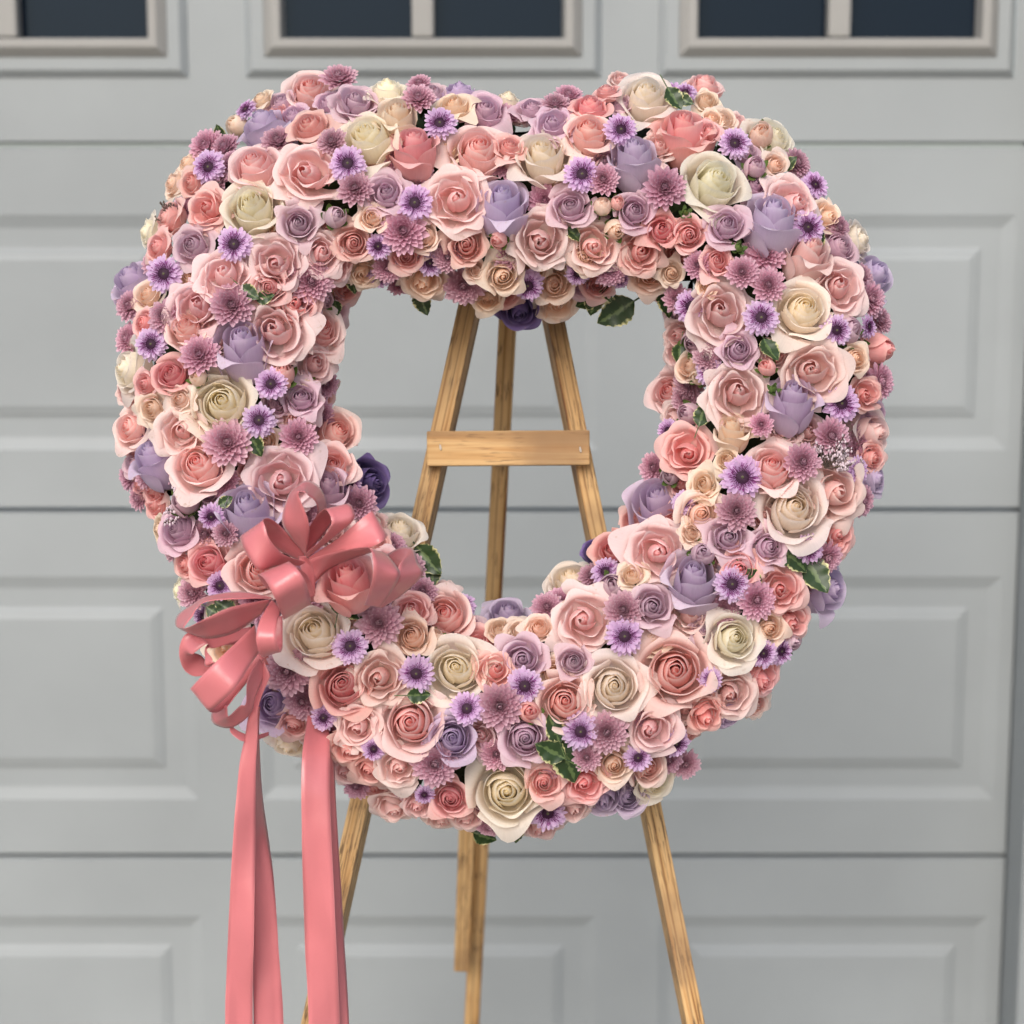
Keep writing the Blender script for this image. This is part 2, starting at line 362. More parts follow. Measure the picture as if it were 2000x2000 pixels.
for a, b in WC:
    win = link('window', ring_frame('window', a, b, wb, wt, [(0, DY + .002), (.001, DY - .001), (.009, DY - .0085), (.011, DY - .010), (u, DY - .010), (u, DY - .004)]), M_door, door)
    win.matrix_world = Matrix()
    i0, i1, j0, j1 = a + u, b - u, wb + u, wt - u
    fw = .029
    fr = link('window_frame', ring_frame('window_frame', i0, i1, j0, j1, [(-.001, DY - .006), (.002, DY - .011), (.012, DY - .021), (.014, DY - .0225), (.0235, DY - .0225), (.0255, DY - .021), (fw, DY + .006), (fw, DY + .02)]), M_frame, win); fr.matrix_world = Matrix()
    mc = (i0 + i1) / 2; mw_ = (dx(k_(820), k_(50)) - dx(k_(778), k_(50)))
    mu = link('mullion', bevel_box('mullion', mw_, .034, j1 - j0 - 2 * fw + .004, .005, 2, (mc, DY - .003, (j0 + j1) / 2)), M_frame, win); mu.matrix_world = Matrix()
    for s in (-1, 1):
        x0, x1 = (i0 + fw - .002, mc - mw_ / 2 + .002) if s < 0 else (mc + mw_ / 2 - .002, i1 - fw + .002)
        pn = link('pane', bevel_box('pane', x1 - x0, .004, j1 - j0 - 2 * fw + .004, 0, 1, ((x0 + x1) / 2, DY + .014, (j0 + j1) / 2)), M_glass, win); pn.matrix_world = Matrix()
# jamb beside the door
jm = link('door_jamb', bevel_box('door_jamb', .10, .16, 2.9, .004, 2, (XR + .053, DY - .01, 1.45)), M_door)
tag(jm, 'grey painted door jamb along the right edge of the garage door', 'door jamb')

# ------------------------------------------------------------------ easel
easel = empty('easel', (0, .15, 0)); tag(easel, 'wooden tripod easel with crossbar standing behind the flower wreath', 'easel')
def beam(name, p0, p1, w, t, twist=0, parent=easel, mat=M_wood, fw=None):
    ax = (p1 - p0); Ln = ax.length; ax.normalize()
    x = RGT - ax * RGT.dot(ax); x.normalize(); y = ax.cross(x)
    rot = Matrix((x, y, ax)).transposed().to_4x4() @ Matrix.Rotation(twist, 4, 'Z')
    o = link(name, bevel_box(name, w, t, Ln, .0016), mat, parent)
    o.matrix_world = Matrix.Translation((p0 + p1) / 2) @ rot; return o
def ate(dxp, dyp, depth): return atw(k_(dxp), k_(dyp), depth)
def down(pa, pb):                     # run a straight member on to the ground
    t = (0.0 - pa.z) / (pb.z - pa.z); return pa + (pb - pa) * t
LD = -.125
a, b = ate(888, 575, LD), ate(690, 1480, LD); apexL = a + (a - b) * .27
legL = beam('leg', apexL, down(a, b), .0185, .036, rad(7))
a, b = ate(1041, 590, LD), ate(1230, 1540, LD); apexR = a + (a - b) * .25
legR = beam('leg', apexR, down(a, b), .0175, .036, rad(-6))
a, b = at(k_(957), k_(628), .27), at(k_(899), k_(1760), .50); apexB = a + (a - b) * .22
beam('leg', apexB, down(a, b), .0185, .034, rad(2))
a, b = at(k_(889), k_(1330), .40), at(k_(871), k_(1826), .475)
br = beam('brace', a, b, .0185, .018, 0)
a, b = at(k_(903), k_(1568), .448), at(k_(900), k_(1614), .455); beam('bracket', a, b, .0165, .006, 0, br, M_bracket)
cb0, cb1 = ate(806, 847, LD + .029), ate(1112, 845, LD + .029)
cb = beam('crossbar', cb0, cb1, .018, .0335, 0)
axx = (cb1 - cb0).normalized(); up_ = Vector((0, LEAN, 1)).normalized(); yy = axx.cross(up_); yy.normalize(); up_ = yy.cross(axx) * -1
up_ = Vector((0, LEAN, 1)) - axx * Vector((0, LEAN, 1)).dot(axx); up_.normalize(); nrm = axx.cross(up_)
cb.matrix_world = Matrix.Translation((cb0 + cb1) / 2) @ Matrix((nrm, up_, axx)).transposed().to_4x4()
for (sx_, sy_) in ((831, 844), (1095, 848)):
    c = atw(k_(sx_), k_(sy_), LD + .0385)
    bm = bmesh.new(); bmesh.ops.create_cone(bm, cap_ends=True, segments=14, radius1=.0030, radius2=.0022, depth=.0020)
    me = bpy.data.meshes.new('staple'); bm.to_mesh(me); bm.free()
    s = link('staple', me, M_metal, cb); s.matrix_world = Matrix.Translation(c) @ (Vector((0, -1, LEAN)).to_track_quat('Z', 'Y').to_matrix().to_4x4()) @ Matrix.Rotation(rad(10), 4, 'Z') @ Matrix.Diagonal((.42, 1.25, 1.4, 1))
top_block = beam('top_block', (apexL + Vector((-.012, .012, .0))), (apexR + Vector((.012, .012, 0))), .030, .030, 0)

# ------------------------------------------------------------------ flower meshes
def bez(p, t):
    q = 1 - t
    return tuple(q ** 3 * p[0][i] + 3 * q * q * t * p[1][i] + 3 * q * t * t * p[2][i] + t ** 3 * p[3][i] for i in (0, 1))
def add_petal(mb, s, phi0, Wd, prof, spiral=.05, curl=.08, side=.1, tipround=.22, point=.05, ruf=.02, seed=0, nu=15, nv=12, lean=0.0):
    rr = random.Random(seed); ph1, ph2, ph3 = (rr.uniform(0, 6.28) for _ in range(3)); fr = rr.uniform(2.2, 4.2)
    notch = rr.uniform(-.25, .25); sk = rr.uniform(-.12, .12)
    def fn(u, v):
        wv = math.sin(math.pi * (0.06 + .56 * v)) ** .75
        ve = v * (1 - tipround * abs(u - sk * v) ** 2.6) + point * math.exp(-((u - notch) / .28) ** 2) * v ** 5
        ve += ruf * .7 * math.sin(ph3 + u * fr * 1.7) * v ** 4
        r, z = bez(prof, ve)
        k = max(0, (ve - .68) / .32)
        r += curl * k * k; z -= curl * .75 * k ** 3
        sc = max(0, abs(u) - .5) / .5
        r += side * sc * sc * v * v; z -= side * .5 * sc * sc * v ** 3
        r *= 1 + spiral * u
        r += ruf * (math.sin(ph1 + u * fr) * v * v + .6 * math.sin(ph2 + u * fr * 2.1) * v ** 3)
        z += ruf * .8 * math.sin(ph2 + u * fr * 1.3) * v ** 3
        ph = phi0 + u * Wd * wv
        return Vector((r * math.cos(ph), r * math.sin(ph), z))
    mb.grid(fn, nu, nv, ps=s, pv=lambda u, v: v * (1 - tipround * .4 * abs(u) ** 3))
def ball(mb, c, rx, rz, s, v, n=8, m=6):
    mb.grid(lambda a, b: Vector((c[0] + rx * math.sin(b * math.pi) * math.cos(a * math.pi), c[1] + rx * math.sin(b * math.pi) * math.sin(a * math.pi), c[2] - rz * math.cos(b * math.pi))), n, m, ps=s, pv=v)

def make_rose(kind, seed):
    """returns (heart mesh, [outer petal meshes], rim height) for a flower head of radius 1 standing on z = 0"""
    rr = random.Random(seed * 31 + 5)
    core = MB(); outs = []
    g = rad(137.5); ph = rr.uniform(0, 6.28)
    def whorl(n, Rr, Bb, Hh, Ps, Wd, cu, si, ru, tr=.2, pt=.05, core_=False, jr=.03, jh=.03, sp=.09, nu=17, nv=13, g_=g):
        nonlocal ph
        lp = lambda q, t: q[0] + (q[1] - q[0]) * t
        for i in range(n):
            t = i / max(1, n - 1)
            Rm, Bl, Hz = lp(Rr, t) + rr.uniform(-jr, jr), lp(Bb, t), lp(Hh, t) + rr.uniform(-jh, jh)
            prof = [(.05, 0), (Bl * 1.36, .0), (Bl * 1.0, Hz * .84), (Rm, Hz)]
            tgt = core if core_ else MB()
            add_petal(tgt, lp(Ps, t), ph, lp(Wd, t), prof, sp, lp(cu, t) * rr.uniform(.6, 1.4), lp(si, t) * rr.uniform(.5, 1.5), tr, pt * rr.uniform(.3, 1.6), lp(ru, t), rr.randrange(10 ** 6), nu, nv)
            if not core_: outs.append(tgt)
            ph += g_ + rr.uniform(-.22, .22)
    if kind == 'tea':            # high-centred florist's rose, open
        o_ = rr.uniform(.0, 1.0)
        whorl(10, (.03, .34), (.14, .52), (1.36, 1.20), (0, .40), (2.2, 1.45), (.0, .03), (.02, .05), (.010, .020), .14, .03, True, .015, .022, .12, 15, 12)
        whorl(5, (.40 + .06 * o_, .62 + .08 * o_), (.56, .66), (1.21, 1.08), (.42, .66), (1.35, 1.15), (.03, .08), (.05, .09), (.020, .030), .18, .05, False, .03, .03)
        whorl(5, (.84, 1.10), (.70, .78), (1.02, .80), (.72, 1.0), (1.15, 1.02), (.12, .20), (.08, .14), (.028, .048), .20, .055)
        rim = 1.08; tip = 1.30
    elif kind == 'cup':          # half-open tall bud: long body, tight spiral, reflexed outer lips
        H = 2.35
        whorl(8, (.03, .32), (.18, .50), (H, H * .95), (.10, .45), (2.2, 1.45), (.0, .03), (.02, .05), (.010, .014), .14, .03, True, .015, .02, .12, 15, 12)
        whorl(3, (.46, .60), (.60, .70), (H * .94, H * .88), (.5, .7), (1.5, 1.40), (.05, .09), (.06, .10), (.014, .02), .2, .07)
        whorl(4, (.80, .98), (.76, .84), (H * .85, H * .72), (.8, 1.0), (1.25, 1.10), (.10, .17), (.09, .14), (.018, .026), .22, .11)
        rim = H * .86; tip = H * .97
    elif kind == 'garden':       # wide ruffled spray rose with a folded heart
        hx, hy = rr.uniform(-.16, .16), rr.uniform(-.16, .16)
        whorl(5, (.02, .26), (.22, .46), (1.04, .94), (.10, .28), (2.1, 1.5), (.0, .04), (.03, .10), (.024, .040), .2, .05, True, .03, .05, .16, 15, 12)
        core.v = [Vector((p.x + hx * p.z, p.y + hy * p.z, p.z)) for p in core.v]
        whorl(4, (.50, .74), (.52, .64), (.93, .80), (.36, .58), (1.25, 1.10), (.06, .10), (.08, .14), (.055, .075), .2, .03, False, .07, .09, .08, 19, 13)
        whorl(7, (.86, 1.12), (.68, .84), (.72, .42), (.66, 1.0), (1.12, .95), (.10, .18), (.10, .16), (.06, .085), .18, .03, False, .06, .06, .07, 21, 13)
        rim = .76; tip = .98
    elif kind == 'spray':        # small open spray rose
        whorl(8, (.03, .34), (.14, .50), (1.22, 1.07), (0, .40), (2.2, 1.45), (.0, .03), (.02, .05), (.016, .026), .14, .04, True, .02, .03, .12, 15, 12)
        whorl(4, (.44, .68), (.56, .64), (1.06, .94), (.45, .66), (1.4, 1.2), (.04, .09), (.06, .11), (.034, .045), .18, .06, False, .04, .04, .09, 15, 11)
        whorl(5, (.84, 1.10), (.67, .77), (.88, .64), (.72, 1.0), (1.12, .98), (.11, .18), (.09, .15), (.045, .065), .18, .10, False, .05, .05, .08, 15, 11)
        rim = .95; tip = 1.17
    else:                        # 'bud': closed egg
        n, nc, H = 9, 5, 2.0
        for i in range(n):
            s = i / (n - 1)
            Rm = .05 + .42 * s; Bl = .35 + .62 * s; Hz = H * (1 - .13 * s) + rr.uniform(-.04, .04)
            prof = [(.08, 0), (Bl * 1.30, .1), (Bl * 1.02, Hz * .72), (Rm, Hz)]
            tgt = core if i < nc else MB()
            add_petal(tgt, .2 + .7 * s, ph, 1.7 - .3 * s, prof, .09, .02 + .08 * s, .03 + .05 * s, .2, .06, .012, seed * 100 + i, 13, 12)
            if i >= nc: outs.append(tgt)
            ph += g + rr.uniform(-.2, .2)
        rim = H * .72; tip = H * .94
    # closed tip of the innermost petal, and the receptacle under the petals
    core.grid(lambda u, v: Vector(((.13 * (1 - v) ** .6 + .01) * math.cos(u * 3.1416), (.13 * (1 - v) ** .6 + .01) * math.sin(u * 3.1416), tip * (.72 + .27 * v))), 9, 6, ps=.02, pv=lambda u, v: .4 + .4 * v)
    # hearts are never perfectly round or upright
    ex, sh, ang = rr.uniform(.84, 1.0), rr.uniform(-.06, .06), rr.uniform(0, 3.14)
    ca, sa = math.cos(ang), math.sin(ang)
    for p in core.v:
        k_z = min(1, max(0, p.z)); x_, y_ = p.x * ca + p.y * sa, -p.x * sa + p.y * ca
        x_ = x_ * (1 - (1 - ex) * k_z) + sh * k_z
        p.x, p.y = x_ * ca - y_ * sa, x_ * sa + y_ * ca
    ball(core, (0, 0, .02), .16 if kind != 'bud' else .3, .16, .9, .1)
    return core.build('heart'), [o.build('petal') for o in outs], rim

def make_daisy(seed):
    rr = random.Random(seed); rays = MB()
    for w, (n, r0, r1, z, lift) in enumerate(((21, .26, 1.0, -.04, -.04), (20, .26, .96, .03, .07), (17, .26, .82, .08, .24))):
        for i in range(n):
            a = (i + .5 * (w % 2) + rr.uniform(-.25, .25)) / n * 6.2832; ln = r1 * rr.uniform(.86, 1.08); wd = .104 * rr.uniform(.85, 1.15); l = lift + rr.uniform(-.08, .12); dr_ = rr.uniform(.0, .14); tn = rr.uniform(-.12, .06)
            def fn(u, v, a=a, ln=ln, wd=wd, l=l, z=z, dr_=dr_):
                x = r0 + (ln - r0) * v
                w_ = wd * (.40 + .60 * math.sin(math.pi * min(1, v * .58 + .06)))
                if v > .80: w_ *= math.sqrt(max(.03, 1 - ((v - .80) / .205) ** 2))
                zz = z + l * v - dr_ * v * v * v + .075 * (u * u - .4) * math.sin(math.pi * min(1, v + .1))
                c, s_ = math.cos(a), math.sin(a); yv = u * w_
                return Vector((x * c - yv * s_, x * s_ + yv * c, zz))
            rays.grid(fn, 5, 8, ps=lambda u, v: min(1, max(0, (v - .10) * 2.0 + tn)), pv=lambda u, v: .35 + .65 * max(v * v, abs(u) ** 2 * v))
    disc = MB(); N = 170
    disc.grid(lambda a, b: Vector((.36 * b * math.cos(a * math.pi), .36 * b * math.sin(a * math.pi), .08 + .06 * (1 - b * b))), 20, 5, ps=.5, pv=0)
    for i in range(N):
        t = (i + .5) / N; r = .08 + .36 * math.sqrt(t); a = i * 2.39996 + rr.uniform(-.05, .05)
        h = .06 + .13 * t * rr.uniform(.6, 1.25); wv = .014 + .010 * t; out_ = h * (.25 + 1.0 * t)
        c, s_ = math.cos(a), math.sin(a); z0 = .08 + .06 * (1 - (r / .42) ** 2)
        b = len(disc.v)
        for k in range(4):
            aa = k * 1.5708; disc.v.append(Vector((r * c + wv * math.cos(aa), r * s_ + wv * math.sin(aa), z0 - .02)))
        for k in range(4):
            aa = k * 1.5708; disc.v.append(Vector(((r + out_) * c + wv * .9 * math.cos(aa), (r + out_) * s_ + wv * .9 * math.sin(aa), z0 + h)))
        for k in range(4): disc.f.append((b + k, b + (k + 1) % 4, b + 4 + (k + 1) % 4, b + 4 + k))
        disc.f.append((b + 4, b + 5, b + 6, b + 7)); disc.uv += [(0, 0)] * 8; disc.a['ps'] += [.5] * 8; disc.a['pv'] += [t * .4] * 4 + [t] * 4
    eye = MB(); ball(eye, (0, 0, .14), .075, .035, .5, .5, 10, 6)
    return rays.build('rays'), disc.build('disc'), eye.build('eye')
def make_mum(seed):
    rr = random.Random(seed); mb = MB()
    n = 110
    for i in range(n):
        t = (i + .5) / n                         # 0 centre .. 1 outside
        a = i * 2.39996 + rr.uniform(-.1, .1)
        el = rad(86 - 84 * t ** .8) + rr.uniform(-.10, .10)   # elevation of the petal
        ln = .30 + .66 * t ** .7 * rr.uniform(.9, 1.05); wd = (.056 + .105 * t ** .8) * rr.uniform(.9, 1.1); r0 = .03 + .17 * t; z0 = .32 - .26 * t; cur = .30 * (1 - t) + .12
        def fn(u, v, a=a, el=el, ln=ln, wd=wd, r0=r0, z0=z0, cur=cur):
            e = el + cur * (v - .3); x = r0 + ln * v * math.cos(e); z = z0 + ln * v * math.sin(e) * .86
            w_ = wd * (.45 + .55 * math.sin(math.pi * min(1, v * .66 + .05))) * (1 if v < .78 else math.sqrt(max(.06, 1 - ((v - .78) / .23) ** 2)))
            cup = .55 * w_ * u * u
            x -= cup * math.sin(e); z += cup * math.cos(e)
            c, s_ = math.cos(a), math.sin(a); yv = u * w_
            return Vector((x * c - yv * s_, x * s_ + yv * c, z))
        mb.grid(fn, 4, 6, ps=t, pv=lambda u, v: .3 + .7 * v)
    eye = MB(); ball(eye, (0, 0, .40), .07, .06, .5, .5, 10, 6)
    return mb.build('strap_petals'), eye.build('eye')
def make_leaf(seed, serr=True):
    rr = random.Random(seed); mb = MB(); bend = rr.uniform(-.25, .35); tw = rr.uniform(-.3, .3)
    nv, nu = 26, 9
    def fn(u, v):
        w = .30 * math.sin(math.pi * v ** .85) ** .8 * (1 - .25 * v)
        if serr: w *= 1 + .16 * abs(((v * 7) % 1) - .5) * 2 * (1 if .12 < v < .95 else 0)
        x = u * w; z = .10 * abs(u) * w / .3 + bend * v * v + .025 * math.sin(v * 17 + seed) * abs(u); y = v + (.035 * abs(u) if serr else 0)
        return Vector((x * math.cos(tw * v) - z * math.sin(tw * v), y, z * math.cos(tw * v) + x * math.sin(tw * v)))
    mb.grid(fn, nu, nv, pe=lambda u, v: max(abs(u), 0), ps=.5, pv=.5)
    # short stalk
    mb.grid(lambda u, v: Vector((.018 * math.cos(u * math.pi), -.50 + .52 * v, .018 * math.sin(u * math.pi))), 6, 3, pe=.05, ps=.5, pv=.5)
    return mb.build('leaf')
def make_sepals(seed):
    rr = random.Random(seed); mb = MB()
    for k in range(5):
        a = k * 1.2566 + rr.uniform(-.15, .15); up = rr.uniform(.75, 1.25); fl = rr.uniform(.02, .2)
        def fn(u, v, a=a, up=up, fl=fl):
            w = .34 * (1 - v) ** .8 * (.5 + .5 * min(1, v * 4)); r = .30 + .78 * math.sin(min(1, v * 1.1) * 1.57) + fl * v * v
            ph = a + u * w / max(.3, r) * 1.6
            return Vector((r * math.cos(ph), r * math.sin(ph), -.05 + up * v))
        mb.grid(fn, 5, 7, ps=.5, pv=.5)
    ball(mb, (0, 0, -.16), .32, .26, .5, .5)
    mb.grid(lambda u, v: Vector((.10 * math.cos(u * math.pi), .10 * math.sin(u * math.pi), -1.2 + 1.1 * v)), 7, 3, ps=.5, pv=.5)
    return mb.build('sepals')

LIB = {k: [make_rose(k, i + 1) for i in range(n)] for k, n in (('tea', 14), ('cup', 8), ('garden', 12), ('spray', 10), ('bud', 6))}
DAISY = [make_daisy(i) for i in range(8)]
MUM = [make_mum(i) for i in range(8)]
LEAF = [make_leaf(i) for i in range(6)]
SEP = [make_sepals(i) for i in range(3)]

# ------------------------------------------------------------------ the wreath
CX, CY = 985, 880
ANG = [i * 22.5 for i in range(16)]
OUT = [750, 800, 824, 800, 700, 805, 826, 812, 755, 705, 690, 745, 745, 740, 730, 720]
INN = [285, 345, 415, 315, 275, 330, 420, 365, 300, 275, 262, 310, 318, 285, 268, 280]
def per(arr, a):
    a = (a % 360) / 22.5; i = int(a); f = a - i; f = f * f * (3 - 2 * f)
    return arr[i % 16] * (1 - f) + arr[(i + 1) % 16] * f
def ring_u(px, py):
    x, y = px - CX, CY - py; a = math.degrees(math.atan2(y, x)); d = math.hypot(x, y)
    o, i = per(OUT, a), per(INN, a); return (d - (o + i) / 2) / ((o - i) / 2), x / d, y / d
TUBE = .105
def depth_of(px, py):
    u, _, _ = ring_u(px, py); u = min(1.0, abs(u)); return TUBE * (1 - u ** 2.4) ** .6

wreath = empty('floral_wreath', atw(CX, CY, 0)); tag(wreath, 'large open heart shaped wreath of cream, pink and lavender roses on the easel', 'wreath')
# base: dark green foam ring under the flowers
mb = MB()
def base_fn(u, v):
    a = (u + 1) * 180; o, i = per(OUT, a), per(INN, a); m_, h = (o + i) / 2, (o - i) / 2 * .60
    t = v * 2 * math.pi; n = noise.noise(Vector((math.cos(rad(a)) * 6, math.sin(rad(a)) * 6, t * 2))) * .08
    r = m_ + h * (1 + n) * math.cos(t)
    return atw(CX + r * math.cos(rad(a)), CY - r * math.sin(rad(a)), .070 * (1 + n) * math.sin(t) - .015)
mb.grid(base_fn, 97, 25, ps=.5, pv=.5)
fb = link('foam_ring', mb.build('foam_ring'), M_moss, wreath); fb.matrix_world = Matrix()

def frame(p, axis, spin, scale):
    q = axis.to_track_quat('Z', 'Y').to_matrix().to_4x4()
    return Matrix.Translation(p) @ q @ Matrix.Rotation(spin, 4, 'Z') @ Matrix.Diagonal((*scale, 1))
def facing(px, py, f=None):
    u, ex, ey = ring_u(px, py)
    if f is None:
        k = max(-.8, min(.85, u * .55)); fx, fy = ex * k + R.uniform(-.10, .10), ey * k + .13 + R.uniform(-.08, .10)
    else: fx, fy = f
    q = fx * fx + fy * fy
    if q > .92: fx, fy = fx * math.sqrt(.92 / q), fy * math.sqrt(.92 / q); q = .92
    return (RGT * fx + UPV * fy + VIEW * math.sqrt(1 - q)).normalized()
NAMES = {'tea': 'rose', 'cup': 'rose', 'garden': 'garden_rose', 'spray': 'spray_rose', 'bud': 'rose_bud'}
WORD = {'W': 'cream white', 'P': 'peach pink', 'K': 'rose pink', 'L': 'lavender', 'V': 'deep purple', 'm': 'mauve', 'B': 'blush pink', 'p': 'pale peach', 'k': 'coral pink'}
PLACED = []
def flower(px, py, r, kind, colr='', f=None, dd=0.0, filler=False):
    p = atw(px, py, depth_of(px, py) + dd); sc = r * pxm(p); ax = facing(px, py, f); spin = R.uniform(0, 6.28)
    PLACED.append((px, py, r))
    if kind in LIB:
        if kind == 'tea' and colr == 'L' and f and .3 < f[1] < .6: kind = 'cup'
        if f and kind == 'cup': ax = facing(px, py, (f[0], f[1] + (.22 if f[1] > .2 else 0)))
        elif f and kind == 'tea' and -.3 < f[1] < .5: ax = facing(px, py, (f[0], f[1] + (.12 if f[1] > .2 else .12)))
        core, pets, rim = R.choice(LIB[kind])
        k = {'tea': .98, 'cup': 1.16, 'garden': .95, 'spray': .97, 'bud': 1.0}[kind]; sc *= k
        sx = sc * R.uniform(.95, 1.05); sy = sc * R.uniform(.95, 1.05); sz = sc * R.uniform(.95, 1.05)
        if kind == 'tea' and f and f[1] > .2: sz *= 1.28
        mw = frame(p - ax * rim * sz, ax, spin, (sx, sy, sz))
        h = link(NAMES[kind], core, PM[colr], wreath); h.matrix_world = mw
        j = R.uniform(.93, 1.03); tint = (j * R.uniform(.98, 1.02), j * R.uniform(.96, 1.02), j * R.uniform(.96, 1.03), 1)
        h.color = tint; h['label'] = WORD[colr] + ' ' + NAMES[kind].replace('_', ' ')
        for m_ in pets:
            o = bpy.data.objects.new('petal', m_); COL.objects.link(o); o.parent = h
            if not m_.materials: m_.materials.append(None)
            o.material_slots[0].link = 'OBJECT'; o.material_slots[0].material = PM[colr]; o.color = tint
        if kind in ('bud', 'cup'):
            s = link('sepals', R.choice(SEP), M_hip, h)
            if kind == 'cup': s.scale = (.62, .62, .45)
        return h
    if kind == 'D':
        ry, di, ey = R.choice(DAISY); mw = frame(p - ax * .05 * sc, ax, spin, (sc, sc, sc * .9))
        h = link('daisy', ry, PM['D'], wreath); h.matrix_world = mw; j = R.uniform(.92, 1.05); h.color = (j, j * R.uniform(.94, 1), j, 1); h['label'] = 'lilac daisy with dark purple centre'
        d_ = link('flower_disc', di, M_disc, h); link('eye', ey, M_eye, h); return h
    if kind == 'M':
        st, ey = R.choice(MUM); mw = frame(p - ax * .28 * sc, ax, spin, (sc, sc, sc))
        h = link('chrysanthemum', st, PM['M'], wreath); h.matrix_world = mw; j = R.uniform(.88, 1.06); h.color = (j, j * R.uniform(.94, 1.02), j, 1); h['label'] = 'dusty mauve chrysanthemum'
        link('eye', ey, M_eye, h); return h
    if kind == 'hip':
        core, pets, rim = LIB['bud'][0]; mw = frame(p - ax * 1.2 * sc, ax, spin, (sc, sc, sc * .85))
        h = link('green_bud', core, M_hip, wreath); h.matrix_world = mw; link('sepals', R.choice(SEP), M_stem, h); return h
def leaf(px, py, ln, ang, dd=0.0, tip=.3):
    """centre of the blade, length in pixels, direction in the picture (degrees, 0 = right, 90 = up)"""
    p = atw(px, py, depth_of(px, py) + dd - .004); sc = ln * .84 * pxm(p)
    d = (RGT * math.cos(rad(ang)) + UPV * math.sin(rad(ang)) + VIEW * tip * R.uniform(-.5, .8)).normalized()
    n = (VIEW + UPV * R.uniform(-.1, .4) + RGT * R.uniform(-.3, .3)); n = (n - d * n.dot(d)).normalized(); x = d.cross(n)
    o = link('leaf', R.choice(LEAF), M_leaf, wreath)
    o.matrix_world = Matrix.Translation(p - d * sc * .5) @ Matrix((x, d, n)).transposed().to_4x4() @ Matrix.Diagonal((sc * 1.25, sc, sc, 1)); return o

